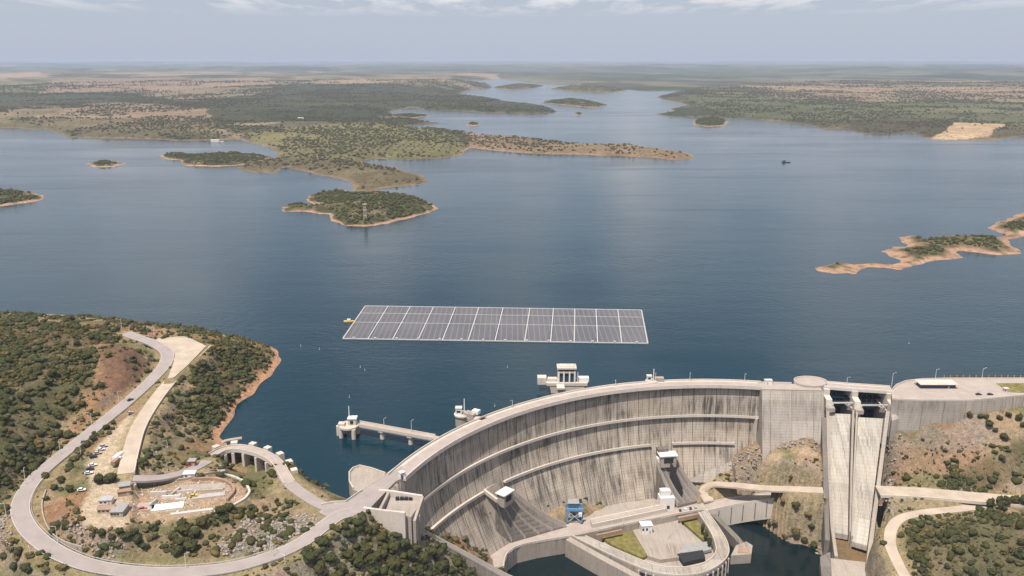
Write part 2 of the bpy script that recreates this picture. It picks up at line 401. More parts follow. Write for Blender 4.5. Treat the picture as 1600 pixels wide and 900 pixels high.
loop_pts = [(548, 800, 8), (528, 806, 8), (505, 822, 7.5), (470, 848, 6), (420, 870, 4), (350, 888, 2), (250, 895, 1), (160, 887, 2), (100, 868, 4), (55, 838, 7), (33, 805, 10), (36, 775, 12),
            (60, 742, 14), (100, 708, 16), (150, 668, 19), (200, 627, 22), (238, 592, 25), (258, 568, 27), (260, 550, 29), (240, 536, 31), (214, 527, 32), (196, 520, 33)]
track_pts = [(321, 541, 26), (290, 570, 25), (258, 605, 24), (232, 640, 22), (214, 672, 21), (204, 705, 19), (196, 740, 15.2)]
aux_pts = [(530, 795, 8), (505, 790, 8), (480, 776, 8), (458, 760, 8), (446, 746, 8), (438, 730, 8), (420, 717, 8), (396, 708, 8), (372, 704, 8), (350, 707, 8), (325, 720, 9), (298, 734, 10), (262, 744, 12), (232, 747, 14), (208, 747, 15.1)]
low_r = [(1560, 786, -44), (1500, 795, -45), (1450, 800, -48), (1412, 808, -51), (1394, 824, -54), (1391, 850, -58), (1402, 878, -62), (1416, 905, -66), (1425, 930, -69)]
mid_r = [(1372, 767, -44), (1440, 770, -43), (1500, 775, -42), (1570, 781, -41), (1640, 786, -39)]
br_r = [(1098, 794, -74), (1150, 783, -70), (1200, 776, -63.5), (1240, 773, -57), (1286, 773, -52)]
track_c = [(1108, 783, -71), (1101, 768, -67), (1112, 757, -62), (1140, 757, -58), (1190, 762, -54), (1240, 764, -50), (1286, 766, -48)]
track_u = [(1150, 742, -50), (1190, 748, -46.5), (1240, 751, -44.5), (1286, 754, -43.5)]
aux_a, aux_b = aux_pts[:6], aux_pts[10:]
ROADS = [('r', loop_pts, 4.8), ('r', track_pts, 4.6), ('r', aux_a, 3.6), ('r', aux_b, 3.6), ('r', low_r, 3.6), ('r', mid_r, 7.5), ('r', br_r, 5), ('r', track_c, 4.2)]

cp = []
def CPs(*a):
    for p in a:
        x, y = UP(*p); cp.append((x, y, p[2]))
for _, r, _w in ROADS: CPs(*[p for p in r])
# left hill
CPs((0, 506, 34), (60, 503, 35), (110, 503, 35), (160, 509, 34), (190, 514, 34), (0, 540, 40), (70, 540, 40), (130, 550, 38), (0, 590, 40), (80, 590, 37), (140, 580, 35), (170, 560, 40), (195, 545, 40), (215, 560, 33), (235, 560, 28), (222, 580, 27), (190, 605, 27), (150, 610, 32),
    (0, 640, 36), (70, 640, 29), (120, 640, 24), (0, 700, 28), (60, 690, 21), (0, 760, 16), (30, 740, 17), (0, 810, 6), (0, 850, 0), (0, 900, -6), (50, 880, 3), (100, 895, -1), (160, 905, -3), (260, 915, -6), (360, 905, -4), (-150, 560, 50), (-150, 700, 38), (-150, 850, 5), (-200, 950, -15), (200, 960, -20), (-150, 490, 20))
# behind the hill: the lake
CPs((-100, 488, 0), (0, 490, 0), (100, 492, 0), (180, 499, 0), (240, 507, 2), (300, 513, 0), (350, 522, 0), (400, 534, 0), (435, 548, 0),
    (0, 470, -20), (150, 475, -20), (300, 495, -20), (420, 515, -20), (500, 550, -20))
# peninsula
CPs((245, 522, 29), (290, 523, 28), (318, 533, 26), (350, 530, 20), (380, 540, 13), (410, 548, 6), (426, 552, 2), (441, 562, 0), (425, 588, 0), (398, 616, 0), (368, 648, 0), (350, 672, 0), (338, 684, 0), (352, 690, 0.3),
    (420, 570, 3), (385, 600, 5), (355, 630, 5), (335, 650, 6), (320, 675, 5), (300, 600, 20), (340, 570, 17), (370, 570, 10), (280, 640, 15), (250, 680, 15), (290, 690, 8), (225, 715, 16), (250, 720, 13), (290, 715, 9),
    (445, 620, -14), (400, 660, -14), (380, 685, -8), (470, 580, -14), (420, 700, -12), (470, 740, -12), (500, 760, -14), (540, 730, -20), (480, 755, -6))
# work site terrace and the slope under it
CPs((150, 745, 16), (130, 815, 13), (165, 760, 15), (170, 815, 13), (200, 815, 12), (205, 770, 13), (240, 770, 9), (300, 765, 8), (350, 765, 8), (370, 780, 8), (330, 795, 8), (260, 805, 8), (230, 822, 9), (300, 812, 8.5), (370, 795, 9), (392, 775, 9), (385, 755, 8), (350, 748, 7), (300, 750, 9),
    (120, 740, 15), (105, 760, 13), (90, 790, 12), (110, 830, 10), (150, 840, 9), (75, 810, 11), (140, 862, 4.5), (200, 870, 3.5), (250, 850, 5), (300, 840, 6), (400, 800, 5), (440, 790, 5), (350, 850, 5), (420, 830, 4), (470, 810, 6), (340, 875, 3), (410, 858, 4), (480, 835, 6),
    (372, 728, -3), (390, 722, -4), (410, 732, -4), (400, 745, -3), (420, 755, -1), (430, 775, 2), (455, 780, 5), (350, 728, 1))
# under and in front of the left abutment
CPs((540, 815, 5), (580, 814, 2), (625, 822, -4), (520, 830, 6), (500, 850, 5), (460, 872, 4), (560, 850, -3), (610, 860, -11), (440, 893, 0), (500, 890, -4), (560, 890, -9), (620, 895, -18), (645, 834, -12), (680, 890, -32), (660, 845, -17), (700, 872, -33), (740, 897, -49), (600, 940, -26), (760, 925, -62), (450, 950, -12),
    (690, 838, -44), (700, 836, -48), (720, 850, -56), (740, 848, -64), (770, 842, -73), (760, 858, -73), (800, 842, -75))
# valley floor
CPs((850, 835, -76), (900, 820, -76), (960, 800, -76), (1000, 780, -76), (1040, 775, -76), (830, 880, -95), (880, 880, -95), (950, 890, -95), (1050, 850, -95), (1100, 830, -95), (900, 940, -97), (1100, 900, -97), (1200, 880, -97), (1200, 950, -97), (1250, 900, -96), (1150, 840, -94), (1160, 830, -94), (1080, 765, -72), (1060, 775, -75),
    (1165, 803, -86), (1180, 820, -86.5), (1205, 838, -87), (1235, 855, -87), (1283, 868, -87), (1300, 880, -88), (1200, 803, -76), (1240, 800, -69), (1275, 800, -66), (1275, 830, -80), (1240, 830, -82), (1210, 820, -84), (1280, 850, -84))
# rock between the arch and the spillway
CPs((1105, 745, -64), (1130, 728, -55), (1155, 710, -44), (1180, 698, -36), (1200, 689, -29), (1240, 679, -24), (1283, 672, -22), (1240, 690, -28), (1275, 686, -27), (1205, 697, -33), (1200, 712, -36), (1240, 710, -33), (1283, 712, -34), (1170, 722, -45), (1200, 732, -42), (1240, 733, -40), (1283, 735, -39))
# spillway floor line
CPs((1340, 680, -30), (1335, 740, -58), (1335, 800, -78), (1330, 860, -90), (1330, 900, -95), (1330, 940, -97))
# right bank
CPs((1400, 662, -10), (1450, 656, -7), (1520, 654, -5), (1600, 652, -4), (1700, 652, -3), (2000, 650, -2), (2000, 700, -12), (2000, 580, -25), (1400, 700, -28), (1450, 700, -27), (1520, 700, -24), (1590, 700, -20), (1700, 700, -15), (1410, 735, -40), (1470, 740, -38), (1540, 735, -33), (1590, 740, -30), (1700, 740, -22), (1700, 800, -28),
    (1390, 690, -28), (1385, 730, -44), (1385, 790, -54), (1380, 830, -64), (1370, 870, -76), (1385, 900, -78), (1420, 790, -49), (1450, 785, -46), (1460, 815, -48), (1520, 815, -44), (1590, 810, -38), (1700, 850, -32), (1430, 850, -56), (1500, 860, -50), (1590, 870, -42), (1450, 900, -63), (1520, 905, -56), (1600, 910, -48), (1400, 940, -75), (1500, 950, -65), (1700, 950, -50))
# under the dam and behind it
for a in np.linspace(-1.15, 0.62, 12):
    x, y = arch(a, 255); cp.append((x, y, -50 if -0.9 < a < 0.4 else -30)); x, y = arch(a, 300); cp.append((x, y, -50))
for p in ((1240, 575, -30), (1340, 575, -30), (1450, 575, -25), (1600, 575, -25), (1750, 575, -25), (1450, 520, -40), (1650, 520, -40), (700, 560, -50), (1000, 540, -60), (1240, 540, -50)): CPs(p)
CPs((1480, 622, 0), (1600, 622, 0), (1700, 622, 2))
for x, y, z in ((-620, 250, 10), (-620, 450, 55), (-620, 700, 30), (-300, 230, -30), (0, 300, -95), (150, 330, -97), (330, 330, -92), (450, 300, -75), (650, 330, -50), (720, 500, -10), (-620, 900, -20), (800, 700, -30), (400, 960, -60), (0, 960, -60), (-300, 960, -40)): cp.append((x, y, z))
cp = np.array(cp)
K = 6.0
def phi(r2): return np.sqrt(r2 + K * K)
d2 = ((cp[:, None, :2] - cp[None, :, :2]) ** 2).sum(-1)
A = phi(d2); A[np.diag_indices(len(cp))] -= 2.0          # a little smoothing
zm = cp[:, 2].mean(); wts = np.linalg.solve(A, cp[:, 2] - zm)
STEP = 1.7
gx = np.arange(-640, 760, STEP); gy = np.arange(235, 960, STEP)
X, Y = np.meshgrid(gx, gy); Z = np.full(X.shape, zm)
for i in range(len(cp)): Z += wts[i] * phi((X - cp[i, 0]) ** 2 + (Y - cp[i, 1]) ** 2)
# ruggedness
PADM = np.zeros(X.shape)
zn = (fbm(X, Y, 38, 5, 3) - 0.5) * 9 + (fbm(X, Y, 9, 3, 9) - 0.5) * 3.0
shore = np.clip(np.abs(Z) / 6, 0.12, 1)
def pad(poly, z, blend=8):
    """level a yard: z number"""
    global Z, PADM
    ins = inside(X, Y, poly); d = dist_lines(X, Y, poly); s = np.where(ins, 0, d)
    k = 1 - sst(s, 0.5, blend); Z = Z * (1 - k) + z * k; PADM = np.maximum(PADM, 1 - sst(s, 0, blend + 4))
ROADW = [(road_path(p), hw, 9.0 if q < 6 else 2.5) for q, (_, p, hw) in enumerate(ROADS)]; rbl = np.full(X.shape, 9.0)
rd = np.full(X.shape, 1e9); rz = np.zeros(X.shape)
for path, hw, bl in ROADW:
    for i in range(len(path) - 1):
        x1, y1, z1 = path[i]; x2, y2, z2 = path[i + 1]; dx, dy = x2 - x1, y2 - y1
        t = np.clip(((X - x1) * dx + (Y - y1) * dy) / (dx * dx + dy * dy + 1e-9), 0, 1)
        d = np.hypot(X - x1 - t * dx, Y - y1 - t * dy) - hw
        k = d < rd; rbl = np.where(k, bl, rbl); rd = np.where(k, d, rd); rz = np.where(k, z1 + t * (z2 - z1), rz)
Z += zn * shore * sst(rd, 1, 14)
k = 1 - sst((rd - 2.0) / rbl, 0, 1); Z = Z * (1 - k) + (rz - 0.5) * k
park = UPS([(203, 650, 20), (222, 655, 20), (206, 705, 18), (208, 745, 15), (206, 812, 13), (190, 822, 13), (135, 822, 13), (126, 800, 14), (146, 760, 15), (138, 722, 17), (150, 700, 18)])
work = UPS([(206, 752), (290, 746), (350, 750), (378, 764), (374, 782), (330, 798), (260, 812), (206, 818)], 9)
# the lawn and water parts of the valley are cut low so that decks and walls stand free of it
d0 = np.hypot(X - AC[0], Y - AC[1])
hole = inside(X, Y, UPS([(800, 862), (835, 852), (900, 842), (1105, 797), (1165, 795), (1190, 805), (1280, 865), (1290, 920), (780, 940), (785, 885)], -80))
Z = np.where(hole, np.minimum(Z, -89.5), Z)
sp_cut = inside(X, Y, UPS([(1290, 636, -8), (1394, 641, -8), (1378, 880, -84), (1294, 880, -84)]))
Z = np.where(sp_cut, np.minimum(Z, -12 + (np.clip((np.array(Y) - 515) / 70, 0, 1) - 1) * 75) - 8, Z)
def ground_z(x, y):
    i = (x - gx[0]) / STEP; j = (y - gy[0]) / STEP
    i = min(max(i, 0), len(gx) - 1.001); j = min(max(j, 0), len(gy) - 1.001)
    a, b = int(i), int(j); u, v = i - a, j - b
    return float((Z[b, a] * (1 - u) + Z[b, a + 1] * u) * (1 - v) + (Z[b + 1, a] * (1 - u) + Z[b + 1, a + 1] * u) * v)
pad(park, 15.0, 14) if False else None
# parking yard keeps the slope of the road: blend gently instead of levelling
ins = inside(X, Y, park)
zp = np.interp(Y, [UP(165, 820, 13)[1], UP(180, 745, 15)[1], UP(212, 655, 20)[1]], [13.2, 15.2, 20.5])
s = np.where(ins, 0, dist_lines(X, Y, park)); k = 1 - sst(s, 0.5, 9); Z = Z * (1 - k) + (zp - 0.5) * k
pad(work, 8.6, 7)
tri = UPS([(228, 547), (232, 540), (247, 529), (290, 525), (322, 541), (292, 572), (272, 590), (262, 592), (272, 565), (266, 548)], 27.2)
pad(tri, 26.9, 4)
Z = np.where(inside(X, Y, park) | (s < 1), zp - 0.5, Z)
def GP(px, py, extra=0):
    """point where the line of sight meets the near ground"""
    u = (px - 800) / F_PX; v = (py - 450) / F_PX
    dx, dy, dz = u, cP - v * sP, -sP - v * cP
    t = 250.0
    while t < 1500:
        if CAM_H + t * dz <= ground_z(t * dx, t * dy) + extra: break
        t += 1.0
    return (t * dx, t * dy, ground_z(t * dx, t * dy))
# ground cover colours (what grows or lies there)
slope = np.hypot(*np.gradient(Z, STEP))
tan = np.array((0.29, 0.21, 0.135)); red = np.array((0.30, 0.155, 0.095)); ol = np.array((0.16, 0.145, 0.07)); dk = np.array((0.085, 0.085, 0.04)); rock = np.array((0.26, 0.22, 0.19)); beach = np.array((0.42, 0.24, 0.145))
def lerp(a, b, t): return a * (1 - t[..., None]) + b * t[..., None]
n1 = fbm(X, Y, 30, 5, 21); n2 = fbm(X, Y, 14, 4, 41); n3 = fbm(X, Y, 55, 4, 61)
col = lerp(np.broadcast_to(tan, X.shape + (3,)), ol, sst(n1, 0.40, 0.58))
col = lerp(col, dk, sst(n2, 0.52, 0.66) * 0.75)
col = lerp(col, red, sst(n3, 0.54, 0.68) * 0.7)
col = lerp(col, rock, sst(slope, 0.75, 1.25) * 0.6)
def zone(pts, colr, amt=1.0, soft=8):
    global col
    poly = UPS(pts); ins = inside(X, Y, poly); d = dist_lines(X, Y, poly) + (n2 - 0.5) * 14
    k = np.where(ins, sst(d, 0, soft), 0) * amt; col = lerp(col, np.array(colr), k)
zone([(-400, 480, 34), (150, 508, 36), (170, 560, 36), (120, 640, 27), (50, 720, 20), (10, 800, 10), (-400, 900, 0)], (0.07, 0.066, 0.035), 0.7)
zone([(330, 530, 22), (430, 550, 2), (410, 590, 3), (350, 650, 5), (290, 640, 14), (310, 590, 20)], (0.075, 0.07, 0.038), 0.75)
zone([(1480, 690, -18), (1800, 690, -15), (1800, 765, -30), (1480, 762, -40)], (0.09, 0.078, 0.045), 0.65)
zone([(1410, 812, -50), (1800, 790, -35), (1800, 980, -60), (1430, 960, -66)], (0.09, 0.078, 0.045), 0.65)
zone([(150, 540, 40), (200, 532, 38), (245, 560, 30), (238, 590, 28), (190, 620, 26), (160, 600, 32), (140, 570, 40)], (0.155, 0.088, 0.06), 0.85)     # bare road cutting, its shade painted into the dark brown
zone([(1105, 742, -58), (1288, 738, -50), (1288, 774, -62), (1110, 780, -71)], (0.40, 0.30, 0.21), 0.85)
zone([(1150, 705, -42), (1285, 680, -28), (1287, 745, -52), (1140, 740, -55)], (0.27, 0.18, 0.115), 0.85)
zone([(1390, 660, -8), (1600, 690, -18), (1520, 745, -38), (1385, 760, -45)], (0.27, 0.175, 0.115), 0.8)
zone([(400, 800, 5), (500, 810, 6), (480, 850, 5), (380, 872, 4), (330, 860, 4)], (0.20, 0.175, 0.15), 0.8)      # grey scree
zone([(170, 835, 9), (460, 800, 6), (330, 880, 4), (200, 870, 4)], (0.24, 0.17, 0.115), 0.6)
zone([(200, 640, 18), (250, 650, 15), (320, 660, 5), (280, 720, 10), (210, 735, 15)], (0.20, 0.165, 0.11), 0.7)
zone([(490, 825, 2), (590, 830, -5), (640, 860, -22), (520, 870, -8)], (0.32, 0.20, 0.11), 0.7)
pk = sst(-s, -3, 0.5); col = lerp(col, np.array((0.46, 0.37, 0.27)), pk)
wk = np.where(inside(X, Y, work), 1.0, 1 - sst(dist_lines(X, Y, work), 0, 5))
col = lerp(col, np.array((0.37, 0.26, 0.175)), wk * 0.9)
col = lerp(col, np.array((0.37, 0.25, 0.18)), wk * sst(n2, 0.5, 0.6) * 0.7)
verge = (1 - sst(rd, 1.5, 7)); col = lerp(col, np.array((0.27, 0.215, 0.12)), verge * 0.75)
up = Y > 300
bz = (1 - sst(Z, 2.0, 4.0 + 0)) * sst(Z, -3, -0.5) * (X < UP(470, 740, 0)[0]) * (Y > UP(350, 735, 0)[1])
col = lerp(col, beach, np.clip(bz, 0, 1))
bz2 = (1 - sst(Z, -85.5, -84.0)) * (Z < -80); col = lerp(col, np.array((0.25, 0.17, 0.12)), bz2 * 0.7)
ny, nx = X.shape
V = np.stack([X.ravel(), Y.ravel(), Z.ravel()], 1)
idx = np.arange(nx * ny).reshape(ny, nx)
Fq = np.stack([idx[:-1, :-1].ravel(), idx[:-1, 1:].ravel(), idx[1:, 1:].ravel(), idx[1:, :-1].ravel()], 1)
tag(mesh_obj('hillside', V, Fq, M['ground'], None, col.reshape(-1, 3), True), kind='structure')

# ================================================================ far land: shores, headlands, islands
# outlines of the land at the water line, in picture points, turned into places on the lake level
def W0(pts): return UPS(pts, 0)
peninsula = [(-700, 182), (-300, 190), (0, 200), (60, 203), (97, 208), (102, 215), (200, 218), (270, 219), (330, 220), (375, 217), (400, 228), (432, 238), (430, 250), (400, 254), (372, 262), (398, 268), (430, 270), (450, 262), (490, 270), (520, 275),
             (545, 281), (552, 290), (548, 297), (580, 299), (600, 293), (640, 290), (668, 284), (660, 274), (625, 263), (590, 259), (560, 255), (590, 250), (640, 251), (690, 250), (722, 244), (722, 235), (735, 231), (780, 236), (830, 240), (900, 243), (960, 245), (1020, 247), (1050, 251), (1085, 248),
             (1072, 239), (1040, 234), (980, 228), (935, 229), (880, 224), (830, 218), (770, 213), (730, 209), (690, 204), (650, 203), (640, 198), (665, 194), (690, 193), (620, 185), (605, 180), (615, 172), (640, 168), (660, 172), (700, 173), (760, 177), (830, 179), (872, 176), (860, 168), (790, 158), (740, 152),
             (710, 148), (735, 140), (770, 138), (760, 130), (700, 131), (560, 130), (470, 127), (600, 124), (740, 126), (790, 122), (800, 113), (500, 108), (0, 106), (-700, 106)]
north = [(-900, 112), (300, 112), (560, 114), (700, 114), (790, 124), (840, 130), (900, 134), (960, 138), (1010, 142), (1060, 142), (1100, 140), (1200, 138), (1400, 135), (2600, 130), (3000, 95.5), (800, 95.3), (-1500, 95.5)]
east = [(1030, 152), (1048, 158), (1075, 165), (1030, 180), (1048, 183), (1080, 184), (1110, 182), (1150, 187), (1165, 185), (1210, 189), (1255, 194), (1275, 200), (1320, 200), (1342, 207), (1400, 209), (1432, 208), (1445, 216), (1500, 217), (1550, 216), (1600, 211), (1700, 209), (2300, 205), (3000, 130), (1400, 130), (1200, 134), (1060, 143)]
islets = {
 'tower_island': [(433, 325), (460, 321), (500, 322), (482, 315), (478, 307), (500, 300), (535, 297), (560, 303), (600, 303), (640, 305), (668, 314), (682, 324), (675, 332), (645, 340), (610, 349), (575, 353), (540, 351), (516, 344), (512, 336), (480, 331), (450, 330)],
 'low_island': [(248, 242), (275, 240), (300, 243), (345, 239), (400, 240), (425, 246), (410, 256), (370, 259), (320, 261), (290, 259), (282, 251), (255, 248)],
 'tiny_island': [(132, 257), (150, 252), (175, 252), (192, 256), (178, 261), (150, 262)],
 'left_island': [(-90, 296), (-30, 295), (20, 297), (50, 303), (70, 308), (55, 315), (20, 320), (-20, 323), (-90, 325)],
 'right_island': [(1272, 419), (1300, 414), (1330, 415), (1360, 412), (1395, 413), (1408, 406), (1378, 395), (1395, 388), (1418, 386), (1405, 372), (1430, 370), (1450, 374), (1500, 371), (1545, 372), (1568, 366), (1545, 356), (1560, 345), (1600, 334), (1700, 330), (1700, 360), (1620, 363), (1572, 374), (1582, 384), (1592, 396), (1570, 401), (1530, 396), (1502, 394), (1506, 404), (1470, 409), (1430, 413), (1400, 422), (1362, 421), (1340, 429), (1310, 430), (1285, 426)],
 'channel_island': [(845, 160), (880, 157), (920, 158), (950, 164), (930, 168), (900, 166), (870, 163)],
 'channel_islet': [(895, 178), (905, 176), (913, 178), (905, 181)],
 'strip_a': [(770, 137), (800, 133), (850, 134), (835, 138), (795, 140)],
 'strip_b': [(860, 139), (900, 136), (985, 140), (960, 144), (900, 143)],
 'strip_c': [(600, 181), (640, 178), (672, 181), (640, 185)],
 'bay_islet': [(728, 194), (738, 191), (750, 194), (740, 198)],
 'point_island': [(1083, 189), (1100, 184), (1125, 184), (1138, 190), (1130, 197), (1105, 198), (1085, 195)],
}
def far_patch(name, poly, angs, rs, hill, hmax, base_cols, seed, beach_w=1.0):
    """ground sheet on a fan of rays around the viewpoint's foot: finer near, coarser far"""
    Ag, Rg = np.meshgrid(angs, rs); x = Rg * np.sin(Ag); y = Rg * np.cos(Ag)
    P = poly
    wob = 0.010 * Rg
    xw = x + (fbm(x, y, 220, 4, seed) - 0.5) * np.minimum(wob * 2.2, 90); yw = y + (fbm(x, y, 300, 4, seed + 5) - 0.5) * np.minimum(wob * 6, 320)
    sd = dist_lines(xw, yw, P); sd = np.where(inside(xw, yw, P), sd, -sd)
    h = hill(x, y, sd)
    z = np.where(sd > 0, np.minimum(np.minimum(sd * 0.16, h), 246), np.maximum(sd * 0.05, -12))
    return x, y, z, sd
def land_cols(x, y, sd, z, seed, dist):
    n1 = fbm(x, y, 900, 5, seed + 1); n2 = fbm(x, y, 260, 4, seed + 2, 0.6); n3 = fbm(x, y, 1700, 4, seed + 3)
    c = lerp(np.broadcast_to(np.array((0.22, 0.17, 0.115)), x.shape + (3,)), np.array((0.135, 0.125, 0.06)), sst(n1, 0.42, 0.56))
    c = lerp(c, np.array((0.05, 0.055, 0.03)), sst(n2, 0.47, 0.60) * 0.85)
    c = lerp(c, np.array((0.29, 0.20, 0.13)), sst(n3, 0.56, 0.64) * 0.6)
    # patchwork of parcels with wandering edges
    for q, (fw, fh) in enumerate(((620, 900), (1500, 2100))):
        a = np.floor((x * .94 + y * .3 + (fbm(x, y, 500, 3, seed + 40 + q) - .5) * 500) / fw).astype(np.int64); b_ = np.floor((y * .94 - x * .3 + (fbm(x, y, 500, 3, seed + 50 + q) - .5) * 700) / fh).astype(np.int64)
        h = ((a * 7349 + b_ * 9151 + seed * 31) * 2654435761 % 1000) / 1000.0
        c = c * (0.78 + 0.44 * h)[..., None]
        c = lerp(c, np.array((0.27, 0.20, 0.14)), (h > .86) * .6); c = lerp(c, np.array((0.06, 0.066, 0.036)), (h < .2) * .55)
    return c
def grid_faces(n, m):
    idx = np.arange(n * m).reshape(n, m)
    return np.stack([idx[:-1, :-1].ravel(), idx[:-1, 1:].ravel(), idx[1:, 1:].ravel(), idx[1:, :-1].ravel()], 1)
FARC = []
FAR = []   # (x,y,z,density) fields for trees
def pxy(x, y, z=0):
    """where a place shows in the picture: used to lay land cover by name of place"""
    d = y * cP + (CAM_H - z) * sP; v = (-(y * sP) + (CAM_H - z) * cP) / d
    return 800 + F_PX * x / d, 450 + F_PX * v
def cover(x, y, z, c, spec, seed):
    """fields and woods: blotches with soft noisy rims"""
    qx, qy = pxy(x, y, z)
    ny_ = (fbm(x, y, 500, 4, seed + 70) - 0.5)
    for poly, colr, amt in spec:
        W = poly
        ins = inside(qx + ny_ * 60, qy + ny_ * 9, W)
        c = lerp(c, np.array(colr), ins * amt)
    return c
angs = np.linspace(-0.82, 0.82, 1100)
def make_land(name, pts, r0, r1, nr, hillf, seed, spec, step_a=1):
    P = W0(pts); rs = np.exp(np.linspace(math.log(r0), math.log(r1), nr))
    a = angs[::step_a]
    x, y, z, sd = far_patch(name, P, a, rs, hillf, 0, None, seed)
    c = land_cols(x, y, sd, z, seed, None)
    c = cover(x, y, z, c, spec, seed)
    bw = (1 - sst(z, 0.8, 2.2)) * (0.5 + 0.5 * sst(fbm(x, y, 400, 3, seed + 9), 0.4, 0.6))
    c = lerp(c, np.array((0.36, 0.235, 0.155)), np.clip(bw, 0, 1) * (0.55 if name != 'north_shore' else .1))
    st_ = fbm(x * .35, y, 170, 4, seed + 31); c = c * (0.72 + 0.56 * st_)[..., None]
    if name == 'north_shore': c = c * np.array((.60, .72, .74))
    V = np.stack([x.ravel(), y.ravel(), z.ravel()], 1); Fc = grid_faces(*x.shape)
    keep = (z.ravel()[Fc] > -6).any(1); Fc = Fc[keep]
    used = np.unique(Fc); mp = np.full(len(V), -1); mp[used] = np.arange(len(used))
    o = mesh_obj(name, V[used], mp[Fc], M['ground_far'], None, c.reshape(-1, 3)[used], True)
    tag(o, kind='structure'); FAR.append((x, y, z, sd, seed, name)); FARC.append(c.mean(-1)); return o
def h_pen(x, y, sd):
    r = np.hypot(x, y)
    base = 4 + 40 * np.maximum(fbm(x, y, 1300, 5, 90) - .2, 0) * sst(r, 1800, 4200) + 14 * (fbm(x, y, 420, 4, 95)) 
    return base + 60 * sst(r, 4500, 9000) * np.maximum(fbm(x, y, 2500, 4, 97) - .25, 0)
make_land('west_shore', peninsula, 1250, 17000, 330, h_pen, 100, [
    ([(-60, 205), (60, 178), (300, 188), (340, 190), (330, 215), (80, 212)], (0.17, 0.135, 0.08), 0.7),
    ([(30, 182), (170, 158), (380, 172), (400, 187), (200, 186)], (0.30, 0.21, 0.15), 0.7),
    ([(60, 148), (80, 122), (430, 122), (430, 135), (200, 143)], (0.29, 0.20, 0.145), 0.75),
    ([(-100, 118), (60, 112), (80, 120), (0, 125)], (0.40, 0.28, 0.2), 0.7),
    ([(-100, 150), (60, 148), (200, 146), (330, 165), (240, 160), (60, 165), (-100, 175)], (0.055, 0.06, 0.035), 0.85),
    ([(330, 190), (330, 155), (480, 130), (700, 138), (880, 170), (860, 182), (640, 175), (560, 185)], (0.05, 0.056, 0.03), 0.9),
    ([(400, 245), (380, 205), (560, 190), (690, 200), (730, 240), (640, 252), (520, 250)], (0.20, 0.18, 0.08), 0.65),
    ([(720, 205), (1090, 235), (1090, 252), (720, 235)], (0.29, 0.20, 0.13), 0.7), ([(370, 258), (560, 250), (690, 262), (690, 300), (530, 300), (480, 275), (370, 272)], (0.13, 0.105, 0.06), 0.75), ([(-100, 210), (-100, 190), (330, 205), (430, 235), (350, 222), (100, 220)], (0.085, 0.08, 0.045), 0.6)])
def h_north(x, y, sd):
    r = np.hypot(x, y)
    return 8 + 230 * np.maximum(fbm(x, y, 3400, 4, 120) - .33, 0) * sst(r, 7000, 13000) + 140 * sst(r, 25000, 70000) * fbm(x, y, 11000, 4, 125) ** 1.3
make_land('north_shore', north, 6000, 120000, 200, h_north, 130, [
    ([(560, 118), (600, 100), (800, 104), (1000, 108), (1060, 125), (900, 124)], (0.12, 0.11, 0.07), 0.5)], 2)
def h_east(x, y, sd):
    r = np.hypot(x, y)
    return 8 + 34 * fbm(x, y, 1500, 5, 140) * sst(r, 2400, 5000) + 24 * sst(r, 5500, 9000) * fbm(x, y, 2600, 4, 145)
make_land('east_shore', east, 2300, 16500, 260, h_east, 150, [
    ([(1080, 180), (1080, 150), (1600, 150), (1700, 195), (1250, 185)], (0.115, 0.125, 0.065), 0.75),
    ([(1190, 150), (1210, 132), (1650, 138), (1700, 155), (1400, 160)], (0.30, 0.21, 0.14), 0.6),
    ([(1310, 205), (1340, 183), (1480, 185), (1500, 200), (1440, 215)], (0.075, 0.065, 0.04), 0.85),
    ([(1450, 217), (1480, 190), (1555, 192), (1540, 210), (1500, 218)], (0.48, 0.34, 0.22), 0.9),
    ([(1030, 182), (1035, 172), (1110, 168), (1160, 184)], (0.05, 0.058, 0.035), 0.85)], 1)
